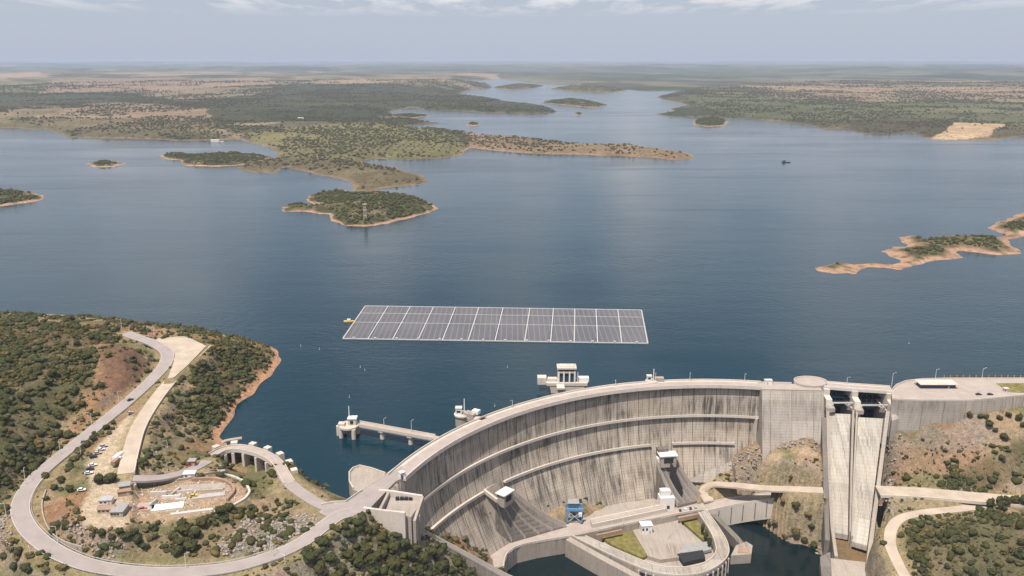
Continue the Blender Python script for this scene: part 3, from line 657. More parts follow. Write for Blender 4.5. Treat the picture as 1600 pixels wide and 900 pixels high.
def make_island(name, pts, hmax, seed, bw=(1.5, 3.5), bcol=(0.37, 0.235, 0.16)):
    P = W0(pts); xs = [p[0] for p in P]; ys = [p[1] for p in P]
    w_, h_ = max(xs) - min(xs), max(ys) - min(ys)
    st = max(w_, h_) / 170; g1 = np.arange(min(xs) - 30, max(xs) + 30, st); g2 = np.arange(min(ys) - 40, max(ys) + 40, st)
    x, y = np.meshgrid(g1, g2)
    xw = x + (fbm(x, y, 30, 3, seed) - 0.5) * 16; yw = y + (fbm(x, y, 50, 3, seed + 5) - 0.5) * 40
    sd = dist_lines(xw, yw, P); sd = np.where(inside(xw, yw, P), sd, -sd)
    top = hmax * (0.45 + 0.9 * fbm(x, y, 120, 4, seed + 7))
    z = np.where(sd > 0, top * (1 - np.exp(-sd * 0.30 / max(hmax, 1))), np.maximum(sd * 0.3, -5))
    z = z + np.where(sd > 8, (fbm(x, y, 18, 3, seed + 8) - .5) * 1.5, 0)
    n1 = fbm(x, y, 60, 4, seed + 1); n2 = fbm(x, y, 25, 3, seed + 2)
    c = lerp(np.broadcast_to(np.array((0.17, 0.13, 0.075)), x.shape + (3,)), np.array((0.09, 0.088, 0.04)), sst(n1, 0.38, 0.56))
    c = lerp(c, np.array((0.055, 0.06, 0.03)), sst(n2, 0.5, 0.62) * 0.8)
    zz = z - (fbm(x, y, 26, 3, seed + 14) - .5) * 3.2; c = lerp(c, np.array(bcol) * 1.0, 1 - sst(zz, bw[0] * .45, bw[1] * .62))
    V = np.stack([x.ravel(), y.ravel(), z.ravel()], 1)
    Fc = grid_faces(*x.shape); keep = (z.ravel()[Fc] > -3).any(1); Fc = Fc[keep]
    used = np.unique(Fc); mp = np.full(len(V), -1); mp[used] = np.arange(len(used))
    o = mesh_obj(name, V[used], mp[Fc], M['ground_far'], None, c.reshape(-1, 3)[used], True)
    tag(o, kind='structure'); FAR.append((x, y, z, sd, seed, name)); FARC.append(c.mean(-1)); return o
for i, (n, p) in enumerate(islets.items()):
    hm = dict(tower_island=17, low_island=11, tiny_island=8, left_island=15, right_island=9, channel_island=26, channel_islet=14, bay_islet=14, strip_a=30, strip_b=34, strip_c=12, point_island=22)[n]
    make_island('island', p, hm, 252 if n == 'right_island' else 300 + 13 * i, (1.8, 3.0) if n != 'right_island' else (3.6, 6.4))

# ================================================================ water
dam_line = [arch(a, 232) for a in np.linspace(-1.02, 0.30, 20)]
lake_poly = [(-1500, 1300), (-1500, 900), (-900, 700)] + UPS([(-200, 600, 30), (60, 560, 30), (150, 540, 30), (230, 560, 25), (250, 640, 18), (300, 700, 4)]) + UPS([(345, 712), (372, 710), (396, 714), (420, 723), (437, 738), (445, 752), (460, 768), (480, 782), (508, 797), (545, 795)], 3) \
    + dam_line + UPS([(1200, 622), (1290, 622), (1395, 622), (1600, 622), (2100, 620)], 0) + [(1100, 600), (1500, 700), (1500, 1300)]
nl = len(lake_poly); far_pts = [(-120000, 1300), (120000, 1300), (120000, 125000), (-120000, 125000), (-120000, 900), (120000, 700)]
# the near shore outline, the open lake beyond it, and the arms to either side, edge to edge in one sheet
tag(mesh_obj('lake_water', [(x, y, 0.0) for x, y in lake_poly + far_pts],
    [tuple(range(nl)), (0, nl + 3 - 3, nl + 3, nl + 2, nl + 1, nl - 1), (nl + 4, 1, 0, nl), (nl - 2, nl + 5, nl + 1, nl - 1)], M['lake']), kind='structure')
river = [(-120, 300), (-60, 380)] + UPS([(785, 870), (800, 850), (900, 835), (1105, 790), (1180, 790), (1290, 850), (1300, 900), (1380, 905)], TAIL) + [(420, 300)]
tag(mesh_obj('river_water', [(x, y, TAIL) for x, y in river], [tuple(range(len(river)))], M['river']), kind='structure')
# ================================================================ roads
def road_sheet(name, pts, hw, mat, edge=True, line=False, zoff=0.12, kind='structure'):
    path = road_path(pts, 8); xy = [(p[0], p[1]) for p in path]; z = [p[2] + zoff for p in path]
    L, R = offs(xy, hw), offs(xy, -hw); vs = []
    for i in range(len(path)): vs += [(*L[i], z[i]), (*R[i], z[i]), (*R[i], z[i] - 1.3), (*L[i], z[i] - 1.3)]
    fs = []
    for i in range(len(path) - 1):
        a, b = 4 * i, 4 * i + 4
        for j in range(4): fs.append((a + j, a + (j + 1) % 4, b + (j + 1) % 4, b + j))
    fs += [(3, 2, 1, 0), tuple(4 * (len(path) - 1) + k for k in range(4))]
    m = MB(); m.add(vs, fs); o = m.build(name, mat); tag(o, kind=kind)
    if line:
        for s in (-1, 1):
            m = MB(); m.wall(offs(xy, s * (hw - 0.35)), 0.12, [q + 0.0 for q in z], [q + 0.008 for q in z])
            tag(m.build('road_marking', M['white']), kind='structure')
    return path
p_loop = road_sheet('road', loop_pts, 4.8, M['asphalt'], line=True)
p_track = road_sheet('gravel_track', track_pts, 4.6, M['gravel'], zoff=0.18)
p_aux = road_sheet('embankment_road', aux_b, 3.6, M['asphalt'], zoff=0.10); road_sheet('embankment_road', aux_a, 3.8, M['asphalt'], zoff=0.11)
p_low = road_sheet('dirt_road', low_r, 3.6, M['gravel'])
p_mid = road_sheet('service_road', mid_r, 7.5, M['gravel'])
p_bank = road_sheet('bank_road', track_c, 4.2, M['gravel'])
tag(MB().prism(tri, 24, 27.45).build('gravel_yard', M['gravel']), kind='structure')

def rail(name, label, cat, path, side, h=0.9, mat=None, post=6.0, group=None):
    """guard rail: a rail band on posts"""
    xy = offs([(p[0], p[1]) for p in path], side); z = [p[2] for p in path]
    o0 = (xy[0][0], xy[0][1], z[0])
    r = empty(name, o0, label, cat, group)
    m = MB(o0); m.wall(xy, 0.12, [q + h - 0.4 for q in z], [q + h for q in z]); m.build('rail', mat or M['galv'], r)
    acc = 0; p0 = None
    for i in range(1, len(xy)):
        acc += math.dist(xy[i], xy[i - 1])
        if acc >= post:
            acc = 0
            if p0 is None: p = p0 = MB().box((0, 0, -.6), (.2, .2, h + .4)).build('post', mat or M['galv'], r)
            else: p = p0.copy(); C.objects.link(p)
            p.location = (xy[i][0] - o0[0], xy[i][1] - o0[1], z[i] - o0[2])
    return r
rail('guard_rail', 'low metal guard rail along the outer edge of the looping road', 'guard rail', p_loop[30:-30], -5.3)
rail('guard_rail', 'low metal guard rail along the inner edge of the looping road below the work site', 'guard rail', p_loop[24:70], 5.3 * -1 + 10.6)

def low_wall(name, label, path, side, h, th, mat, base=1.0, cat='wall'):
    xy = offs([(p[0], p[1]) for p in path], side); z = [p[2] for p in path]
    m = MB(); m.wall(xy, th, [q - base for q in z], [q + h for q in z])
    return tag(m.build(name, mat), label, cat)
low_wall('parapet_wall', 'pale low wall on the lake side of the gravel track', p_track, 4.9, 1.0, 0.5, M['conc_light'])
# inner retaining wall of the bend
low_wall('retaining_wall', 'long grey retaining wall on the inside of the road bend', p_loop[62:98], 7.0 * -1 + 0, 2.6, 0.6, M['conc']) if False else None

# ================================================================ the arch dam
RD, RU = 227.5, 240.0
A0, A1 = aang(628, 747, CREST), aang(1191, 607, CREST)
AW0, AW1 = aang(628, 747, CREST) - 0.05, A1
PROF = [(230.6, 6.4), (230.2, -2), (229.7, -10), (229.0, -16), (227.4, -26), (224.6, -37), (219.5, -50), (213.5, -62), (206.5, -75), (200.0, -96)]
def arch_R(z):
    zs = [p[1] for p in PROF][::-1]; rs = [p[0] for p in PROF][::-1]
    return float(np.interp(z, zs, rs))
dam = empty('arch_dam', (*arch((A0 + A1) / 2, 222), -74.0), 'tall curved concrete arch dam streaked with dark stains holding back the lake', 'dam')
DO = dam.location[:]
nA = 150
aa = np.linspace(AW0, AW1, nA)
vs = []; fs = []
for a in aa:
    for R, z in PROF: vs.append((*arch(a, R), z))
    vs.append((*arch(a, 239.2), -96)); vs.append((*arch(a, 239.2), 6.4))
k_ = len(PROF) + 2
for i in range(nA - 1):
    for j in range(k_): fs.append((i * k_ + j, i * k_ + (j + 1) % k_, (i + 1) * k_ + (j + 1) % k_, (i + 1) * k_ + j))
fs += [tuple(range(k_)), tuple((nA - 1) * k_ + j for j in reversed(range(k_)))]
m = MB(DO); m.add(vs, fs); wall = m.build('arch_wall', M['dam'], dam)
uvl = wall.data.uv_layers[0]
for p in wall.data.polygons:
    for li in p.loop_indices:
        vi = wall.data.loops[li].vertex_index; uvl.data[li].uv = (aa[vi // k_] * 225, vs[vi][2])
for p in wall.data.polygons:
    p.use_smooth = len(p.vertices) == 4
for e in wall.data.edges: pass
def ring(R0, R1, z0, z1, a0, a1, n=130):
    """curved slab between two radii"""
    P = [arch(a, R0) for a in np.linspace(a0, a1, n)] + [arch(a, R1) for a in np.linspace(a1, a0, n)]
    m = MB(DO); vs = []; fs = []
    for a in np.linspace(a0, a1, n):
        vs += [(*arch(a, R0), z0), (*arch(a, R1), z0), (*arch(a, R1), z1), (*arch(a, R0), z1)]
    for i in range(n - 1):
        for j in range(4): fs.append((4 * i + j, 4 * i + (j + 1) % 4, 4 * i + 4 + (j + 1) % 4, 4 * i + 4 + j))
    fs += [(0, 1, 2, 3), tuple(4 * n - 1 - k for k in range(4))]
    m.add(vs, fs); return m
ring(RD, RU, 6.5, CREST, A0, A1).build('crest_deck', M['conc_light'], dam)
ring(RD + 2.2, RU - 2.6, CREST + 0.004, CREST + 0.03, A0, A1).build('crest_road', M['pave'], dam)
ring(RD + 0.05, RD + 0.6, CREST, CREST + 1.25, A0, A1).build('parapet', M['conc_light'], dam)
ring(RU - 0.6, RU - 0.05, CREST, CREST + 1.25, A0, A1).build('parapet', M['conc_light'], dam)
# two walkways on the face
aU0 = aang(660, 795, -16); aL0 = aang(676, 833, -36)
b1 = aang(757, 764, -36); b2 = aang(783, 748, -36); c1 = aang(1024, 702, -36); c2 = aang(1058, 702, -36); aR = aang(1152, 703, -36)
def ledge(z, a0, a1, w=2.6, n=80):
    R = arch_R(z)
    ring(R - w, R + 1.2, z - 1.0, z, a0, a1, n).build('walkway', M['conc_light'], dam)
    ring(R - w, R - w + 0.3, z, z + 1.0, a0, a1, n).build('walkway_parapet', M['conc_light'], dam)
ledge(-16.0, aU0, A1 - 0.002, 2.8, 120)
ledge(-37.0, aL0, b1, 2.7, 40); ledge(-37.0, b2, c1, 2.7, 60); ledge(-37.0, c2, aR, 2.7, 30)
m = MB(DO); x, y = arch(A1 - .012, 226.5); m.box((x, y, -60), (1.1, 3.0, 43.5), .2); m.build('face_rib', M['conc_light'], dam)
m = MB(DO); x, y = arch(A1 - .002, 229.0); m.box((x, y, -60), (.5, 3.0, 66), .2); m.build('end_joint', M['dark'], dam)
# pale plinth at the right foot
q = MB(DO)
for za, zb in ((-54, -70),):
    P1, P2, P3 = UP(1070, 748, -64), UP(1143, 723, -50), UP(1150, 742, -58)
    pl = [UP(1066, 760, -70), UP(1145, 757, -64), UP(1150, 735, -50), arch(aang(1143, 723, -50), 216), arch(aang(1100, 735, -57), 213), arch(aang(1068, 748, -64), 211)]
    q.prism(pl, -80, [-70, -63.5, -51, -49, -56, -64])
q.build('plinth', M['grav'], dam)

# ================================================================ gravity block with round lookout
gb = empty('gravity_block', (*UP(1238, 690, -27), -27), 'massive straight sided concrete block with a round lookout between arch and spillway', 'dam block')
GO = gb.location[:]
g1, g2 = UP(1191, 610, CREST), UP(1287, 612, CREST)
dv = np.array(g2) - np.array(g1); dv /= np.linalg.norm(dv); nv = np.array((-dv[1], dv[0]))     # nv: upstream
def G(s, d): p = np.array(g1) + dv * s + nv * d; return (float(p[0]), float(p[1]))
GL = math.dist(g1, g2)
m = MB(GO); m.prism([G(0, -21), G(GL, -21), G(GL, 15), G(0, 15)], -52, CREST, [G(0, 0), G(GL, 0), G(GL, 15), G(0, 15)]); m.build('block_wall', M['grav'], gb)
m = MB(GO); m.prism([G(0.4, 1.2), G(GL - .4, 1.2), G(GL - .4, 14), G(0.4, 14)], CREST + .004, CREST + .05); m.build('deck', M['pave'], gb)
lc = UP(1266, 597, CREST + 1)
m = MB(GO)
P = [(lc[0] + 12.5 * math.cos(t), lc[1] + 9.5 * math.sin(t)) for t in np.linspace(0, 2 * PI, 40, endpoint=False)]
m.prism(P, -40, CREST + 1.3); m.build('lookout_drum', M['grav'], gb)
m = MB(GO); m.prism([(lc[0] + 11.6 * math.cos(t), lc[1] + 8.7 * math.sin(t)) for t in np.linspace(0, 2 * PI, 40, endpoint=False)], CREST + 1.304, CREST + 1.36); m.build('lookout_floor', M['pave'], gb)
m = MB(GO); m.wall([(lc[0] + 12.3 * math.cos(t), lc[1] + 9.3 * math.sin(t)) for t in np.linspace(-0.25, PI + 0.3, 40)], .5, CREST, CREST + 2.5); m.build('lookout_parapet', M['conc_light'], gb)
m = MB(GO); m.wall([G(0, 14.7), G(GL * .56, 14.7)], .5, CREST, CREST + 1.3); m.build('parapet', M['conc_light'], gb)
m = MB(GO); m.wall([G(0, .3), G(GL, .3)], .4, CREST, CREST + 1.0); m.build('parapet', M['conc'], gb)
kx = UP(1200, 600, CREST)
kk = empty('kiosk', (*kx, CREST), 'small white box kiosk at the right end of the arch crest', 'kiosk')
MB(kk.location).box((*kx, CREST), (5.5, 3.2, 3.4)).build('wall', M['white'], kk)
MB(kk.location).box((*kx, CREST + 3.4), (6.0, 3.7, .25)).build('roof', M['conc_light'], kk)
MB(kk.location).box((kx[0] - 1, kx[1] - 1.62, CREST + .05), (1.0, .1, 2.1)).build('door', M['grey'], kk)

# ================================================================ gated spillway
sw = empty('spillway', (*UP(1335, 850, -78), -78), 'two steep pale concrete spillway chutes under dark gates', 'spillway')
SO = sw.location[:]
def S3(px, py, z): return np.array(U3(px, py, z))
def slab3(m, a, b, c, d, t):
    """thick quad: corners a b c d, thickness t straight down"""
    vs = [tuple(x) for x in (a, b, c, d)] + [(x[0], x[1], x[2] - t) for x in (a, b, c, d)]
    m.add(vs, [(0, 1, 2, 3), (7, 6, 5, 4)] + [(i, 4 + i, 4 + (i + 1) % 4, (i + 1) % 4) for i in range(4)]); return m
ZT, ZB = -9.0, -76.0
chutes = [((1296, 646), (1329, 647), (1325, 836), (1303, 832)), ((1341, 652), (1380, 654), (1355, 853), (1331, 846))]
for (a, b, c, d) in chutes:
    pa, pb, pc, pd = S3(*a, ZT), S3(*b, ZT), S3(*c, ZB), S3(*d, ZB)
    m = MB(SO); n = 14
    for i in range(n):               # slightly concave ogee: steep in the middle
        f0, f1 = i / n, (i + 1) / n
        def at(f, p, q):
            r = p + (q - p) * f; r = r.copy(); r[2] += -3.5 * math.sin(PI * f); return r
        slab3(m, at(f0, pa, pd), at(f0, pb, pc), at(f1, pb, pc), at(f1, pa, pd), 4)
    ch = m.build('chute', M['chute'], sw)
def chute_wall(t, b, th, h, mat='conc', name='chute_wall', ztop=ZT, zbot=ZB, ext=0):
    p, q = S3(*t, ztop), S3(*b, zbot); n = 10; path = []; z0 = []; z1 = []
    for i in range(n + 1):
        f = i / n; r = p + (q - p) * f; path.append((r[0], r[1])); zz = r[2] - 3.5 * math.sin(PI * f)
        z0.append(zz - 14); z1.append(zz + h * (1 - .15 * f))
    if ext:
        d = np.array(path[-1]) - np.array(path[-2]); d /= np.linalg.norm(d)
        for k in range(1, 4): path.append(tuple(np.array(path[-1]) + d * ext / 3)); z0.append(-96); z1.append(z1[-1] - 3)
    m = MB(SO); m.wall(path, th, z0, z1); m.build(name, M[mat], sw)
chute_wall((1292, 646), (1299, 835), 2.2, 6.5, ext=22)
chute_wall((1332.5, 649), (1328, 838), 1.4, 4.5)
chute_wall((1338, 652), (1330.5, 845), 1.2, 4.5)
chute_wall((1386, 655), (1360, 855), 2.6, 6.5, ext=18)
# outer sloping sidewall faces (left side seen from the valley)
pa, pb = S3(1285, 690, -30), S3(1298, 880, -84)
m = MB(SO); p1, p2 = S3(1288, 640, -8), S3(1293, 640, -8); 
m.wall([(S3(1290, 660, -14)[0] - 1.6, S3(1290, 660, -14)[1]), (S3(1297, 850, -76)[0] - 2.2, S3(1297, 850, -76)[1])], 3.2, [-40, -96], [-10, -73]); m.build('side_buttress', M['conc_dark'], sw)
# piers, gates, bridge
PX = [1290.5, 1334.5, 1389]
PY = [604, 607, 611]
pier_pts = []
for px, py in zip(PX, PY):
    x, y = UP(px, py, CREST); pier_pts.append((x, y))
    m = MB(SO); m.prism([(x - 2.3, y - 17), (x + 2.3, y - 17), (x + 2.3, y + 15), (x - 2.3, y + 15)], -34, [CREST - 7, CREST - 7, CREST - 1.5, CREST - 1.5], [(x - 2.3, y - 9), (x + 2.3, y - 9), (x + 2.3, y + 15), (x - 2.3, y + 15)])
    m.prism([(x - 2.31, y - 3), (x + 2.31, y - 3), (x + 2.31, y + 14), (x - 2.31, y + 14)], -10, CREST - 1.2); m.build('pier', M['conc_light'], sw)
    m = MB(SO); m.box((x, y - 12, -7), (6.0, 5, 3.2)); m.build('trunnion_block', M['conc'], sw)
for i in range(2):
    (x0, y0), (x1, y1) = pier_pts[i], pier_pts[i + 1]; x0 += 2.3; x1 -= 2.3; xm = (x0 + x1) / 2; ym = (y0 + y1) / 2
    m = MB(SO); n = 9; pr = [(ym + 6 + 3.0 * math.cos(t), -10 + 7 + 8.5 * math.sin(t)) for t in np.linspace(-1.15, 0.95, n)]
    vs = [(x0 + .05, a, b) for a, b in pr] + [(x1 - .05, a, b) for a, b in pr] + [(x0 + .05, a + .8, b) for a, b in pr] + [(x1 - .05, a + .8, b) for a, b in pr]
    fs = []
    for j in range(n - 1): fs += [(j, j + 1, n + j + 1, n + j), (2 * n + j, 3 * n + j, 3 * n + j + 1, 2 * n + j + 1)]
    m.add(vs, fs); g = m.build('gate', M['gate'], sw)
    m = MB(SO)
    for zz in (-1.5, -5.5): m.box((xm, ym + 5.6, zz), (x1 - x0 - .4, 1.0, .6))
    for u in np.linspace(x0 + 1.5, x1 - 1.5, 5): m.box((u, ym + 6.2, -7), (.35, .5, 8))
    m.build('gate_ribs', M['grey'], g)
    for s, u in ((1, x0 + .9), (-1, x1 - .9)):
        m = MB(SO); m.tube((u, ym - 10, -5), (u + s * 2.4, ym + 6, -1.5), .45); m.tube((u, ym - 10, -5), (u + s * 2.4, ym + 6, -6), .45); m.build('gate_arm', M['conc_light'], g)
    m = MB(SO); m.box((xm, ym - 8.0, -1.7), (x1 - x0, .9, 1.0)); m.build('strut_beam', M['galv'], sw)
b0, b1_ = UP(1287, 603, CREST), UP(1396, 611, CREST)
bp = [b0, pier_pts[1], b1_]
bp = [(b0[0], b0[1] + 2), (pier_pts[1][0], pier_pts[1][1] + 2), (b1_[0], b1_[1] + 2)]
m = MB(SO); m.wall(bp, 10.5, CREST - 1.9, CREST, side=1.5); m.build('bridge_deck', M['conc_light'], sw)
m = MB(SO); m.wall(bp, 7.0, CREST + .004, CREST + .05, side=1.5); m.build('bridge_road', M['pave'], sw)
for sd_ in (-3.6, 6.6):
    m = MB(SO); m.wall(bp, .35, CREST, CREST + 1.1, side=sd_); m.build('parapet', M['white'] if sd_ < 0 else M['conc_light'], sw)
m = MB(SO)
p, q = UP(1296, 632, -6), UP(1382, 640, -6)
m.wall([UP(1292, 627, CREST - 6), UP(1388, 634, CREST - 6)], .2, -60, -59)   # drain pipe deep under the sill
# stilling pit and flip bucket
m = MB(SO); m.prism(UPS([(1296, 880, -84), (1350, 884, -84), (1372, 890, -84), (1378, 905, -84), (1290, 905, -84)]), -98, [-80, -81, -81, -83, -83]); m.build('flip_bucket', M['conc'], sw)
m = MB(SO); m.prism(UPS([(1301, 838, -80), (1358, 850, -80), (1360, 884, -80), (1300, 880, -80)]), -99, [-81, -82, -85, -85]); m.build('pit_floor', M['leaf_dry'], sw)
tag(MB().prism(UPS([(1280, 880, -84), (1296, 872, -84), (1300, 930, -84), (1284, 930, -84)]), -96, -79).build('training_wall', M['conc_dark']), 'dark streaked training wall standing in the river beside the spillway foot', 'wall')

# ================================================================ right bank plateau
pt = empty('plaza_embankment', (*UP(1500, 640, -2), -2), 'broad flat plaza held by a long pale retaining wall right of the spillway', 'embankment')
PO = pt.location[:]
front = UPS([(1394, 624), (1440, 626), (1520, 626), (1600, 618), (2100, 612)], CREST)
back = UPS([(2100, 588), (1600, 592), (1480, 592), (1440, 593), (1415, 596), (1400, 602), (1393, 610)], CREST)
m = MB(PO); m.prism(front + back, -22, CREST - .5); m.build('retaining_wall', M['grav'], pt)
m = MB(PO); m.prism(front + back, CREST - .5, CREST); m.build('plaza_deck', M['pave'], pt)
m = MB(PO); m.wall(front, .5, CREST, CREST + 1.0, side=.3); m.build('parapet', M['conc_light'], pt)
m = MB(PO); m.wall(back[:], .5, CREST, CREST + 1.1, side=.3); m.build('parapet', M['conc_light'], pt)
m = MB(PO); m.prism(UPS([(1556, 599), (2090, 596), (2090, 607), (1600, 614), (1576, 613)], CREST), CREST + .004, CREST + .12); m.build('lawn', M['lawn'], pt)
m = MB(PO); m.prism(UPS([(1395, 606), (1440, 596), (1444, 612), (1400, 620)], CREST), CREST + .004, CREST + .05); m.build('pink_apron', M['soil_red'], pt) if False else None
for (px, py, s) in ((1410, 626, 3.0), (1421, 627, 2.6)):
    x, y = UP(px, py, 4); MB(PO).box((x, y - .6, 3.0), (s, 1.4, s)).build('wall_opening', M['dark'], pt)
for i, px in enumerate(range(1505, 1600, 16)):
    a = UP(px, 626 - (px - 1520) * .1 * (px > 1520), CREST); MB(PO).box((a[0], a[1] - .15, -12), (.8, 1.0, 19)).build('buttress_rib', M['grav'], pt)
# stepped face below the plateau next to the spillway
x, y = UP(1400, 640, 0)
m = MB(PO); m.prism([UP(1392, 628, 4), UP(1412, 628, 4), (UP(1412, 655, -8)), UP(1393, 662, -10)], -30, [3, 3, -6, -8]); m.build('wing_wall', M['grav'], pt)

def house(name, label, cat, c, size, rz, wall, roof, roof_h=0.0, door=True, nwin=3, group=None, over=.4, doorside=-1):
    """small building: walls, roof, door and windows"""
    x, y, z = c; L, W, H = size
    r = empty(name, (x, y, z), label, cat, group, rz)
    def loc(m): return m
    m = MB(); m.box((0, 0, -1.0), (L, W, H + 1.0)); m.build('wall', wall, r)
    m = MB()
    if roof_h:
        a, b = L / 2 + over, W / 2 + over
        m.add([(-a, -b, H), (a, -b, H), (a, b, H), (-a, b, H), (-a, 0, H + roof_h), (a, 0, H + roof_h)], [(0, 1, 5, 4), (3, 4, 5, 2), (0, 4, 3), (1, 2, 5), (3, 2, 1, 0)])
    else: m.box((0, 0, H), (L + 2 * over, W + 2 * over, .3))
    m.build('roof', roof, r)
    if door: MB().box((L * .3, doorside * (W / 2 + .03), 0), (1.1, .12, min(2.1, H * .75))).build('door', M['grey'], r)
    for i in range(nwin):
        u = -L / 2 + L * (i + .5) / (nwin + (1 if door else 0))
        MB().box((u, doorside * (W / 2 + .03), H * .38), (min(1.4, L / (nwin + 2)), .12, H * .32)).build('window', M['glass'], r)
    return r
def on(px, py, z): return (*UP(px, py, z), z)
house('service_building', 'long low white building with a front painted shade-dark on the plaza', 'building', on(1462, 604, CREST), (26, 8, 3.4), -.01, M['gate'], M['conc_light'], nwin=0, over=1.4, door=True)  # near-black walls: shade on the front painted as wall colour
house('booth', 'tiny cream booth on the lawn at the right edge of the plaza', 'booth', on(1571, 612, CREST), (3, 2.6, 2.8), 0, M['conc_light'], M['conc_light'], nwin=1)
m = MB(); fp = UPS([(1475, 590), (1560, 590), (1720, 588)], CREST); 
hd = D.objects
# dark fence on the back edge of the plaza
fe = empty('fence', (*fp[0], CREST), 'low dark reddish fence along the lake edge of the plaza', 'fence')
MB(fe.location).wall(fp, .12, CREST + .2, CREST + 1.6).build('fence_panel', M['bark'], fe)
for t in np.linspace(0, 1, 26): MB(fe.location).box((fp[0][0] + (fp[2][0] - fp[0][0]) * t, fp[0][1] + (fp[1][1] - fp[0][1]) * min(1, t * 2), CREST - .2), (.3, .3, 2.3)).build('post', M['galv'], fe)

low_wall('parapet_wall', 'long pale low wall along the valley side of the service road', p_mid, -7.6, 1.2, .6, M['conc_light'])
# ================================================================ left abutment block
lb = empty('abutment_block', (*UP(590, 800, 0), 0), 'left concrete abutment of the dam with rounded bay over the lake and stepped recesses', 'dam abutment')
LO = lb.location[:]
top_poly = UPS([(498, 800), (523, 812), (572, 800), (618, 752), (632, 746), (650, 728), (636, 716), (600, 742), (560, 768), (540, 783), (512, 786)], CREST)
m = MB(LO); m.prism(top_poly, -20, CREST - .02); m.build('abutment_mass', M['conc'], lb)
m = MB(LO); m.prism(UPS([(503, 800), (524, 810), (570, 799), (616, 752), (634, 738), (628, 728), (598, 748), (560, 773), (543, 786), (514, 789)], CREST), CREST, CREST + .06); m.build('deck', M['asphalt'], lb)
bay = UPS([(603, 741), (580, 733), (562, 729), (551, 733), (545, 740), (545, 754), (551, 765), (562, 769), (600, 745)], CREST)
m = MB(LO); m.prism(bay, -25, CREST + .08); m.build('lookout_bay', M['conc'], lb)
m = MB(LO); m.wall(bay[:7], .6, CREST, CREST + 1.4, side=.3); m.build('bay_parapet', M['conc_light'], lb)
m = MB(LO); m.wall(UPS([(502, 790), (520, 786), (540, 785), (566, 767)], CREST), .5, CREST, CREST + 1.2); m.build('parapet', M['conc_light'], lb)
# stepped front: outer wall, recess, inner wall
zA, zB2 = CREST, -16.0
def LBp(px, py, z=CREST): return UP(px, py, z)
m = MB(LO)
m.wall([LBp(568, 794), LBp(598, 798), LBp(633, 802)], 1.6, -24, CREST + .6); m.build('outer_wall', M['conc_light'], lb)
m = MB(LO); m.wall([LBp(592, 766), LBp(608, 767), LBp(660, 775)], 1.6, -22, CREST + .4); m.build('inner_wall', M['conc_light'], lb)
m = MB(LO); m.wall([LBp(660, 775), (LBp(660, 775)[0] - 3, LBp(656, 806)[1] + 5)], 1.6, -24, [CREST, CREST - 6]); m.build('side_wall', M['conc'], lb)
m = MB(LO); m.prism([LBp(574, 796), LBp(633, 803), LBp(660, 776), LBp(604, 768)], -26, -15); m.build('recess_floor', M['conc'], lb)
for a, b in (((592, 768), (576, 795)), ((607, 768), (592, 797))):
    m = MB(LO); p, q = LBp(*a), LBp(*b); m.wall([p, q], 1.5, -10, [CREST - .4, CREST - .4]); m.build('cross_wall', M['conc'], lb)
m = MB(LO); m.prism([LBp(610, 769), LBp(658, 776), LBp(642, 800), LBp(600, 795)], -14, CREST - 3.2); m.build('valve_room', M['conc'], lb)
for px in (621, 628, 635, 642):
    x, y = LBp(px, 781, CREST - 3.2); MB(LO).box((x, y - .1, CREST - 3.19), (2.0, 1.6, 1.8)).build('opening', M['dark'], lb)
m = MB(LO); m.prism([LBp(568, 795), LBp(633, 803), UP(655, 826, -12), UP(640, 834, -16), UP(575, 822, -14)], -34, [CREST - 1.2, CREST - 1.2, -9, -11, -9]) if False else None
# right corner block above the ramp
m = MB(LO); m.prism([LBp(633, 803, 2), LBp(656, 806, 2), UP(657, 790, 4), LBp(634, 792, 2)], -24, 2.0); m.build('corner_block', M['conc'], lb)
x, y = UP(642, 814, -6); MB(LO).box((x, y - 1.0, -12.5), (6, 1.0, 5)).build('portal', M['dark'], lb)
kz = empty('crest_kiosk', on(628, 745, CREST), 'small white kiosk at the left end of the arch crest', 'kiosk')
kx = kz.location[:]
MB(kx).box(kx, (3.2, 3.2, 3.2), .6).build('wall', M['white'], kz); MB(kx).box((kx[0], kx[1], kx[2] + 3.2), (3.8, 3.8, .25), .6).build('roof', M['galv'], kz)
MB(kx).box((kx[0] + .3, kx[1] - 2.0, kx[2]), (.9, .9, 2.1), .6).build('door', M['glass'], kz)

# sloping service ramp down to the valley floor
rp_ = [U3(644, 822, -13), U3(690, 846, -30), U3(740, 873, -49), U3(792, 902, -69), U3(812, 914, -76)]
rp_ = smooth(rp_, 4); xy = [(p[0], p[1]) for p in rp_]; zz = [p[2] for p in rp_]
ra = empty('service_ramp', rp_[0], 'straight weathered concrete ramp sloping from the left abutment to the valley floor', 'ramp')
MB(rp_[0]).wall(xy, 8.5, [q - 14 for q in zz], zz).build('ramp_body', M['conc'], ra)
for s in (-4.2, 4.2): MB(rp_[0]).wall(xy, .5, [q - .5 for q in zz], [q + 1.1 for q in zz], side=s).build('ramp_parapet', M['conc_light'], ra)

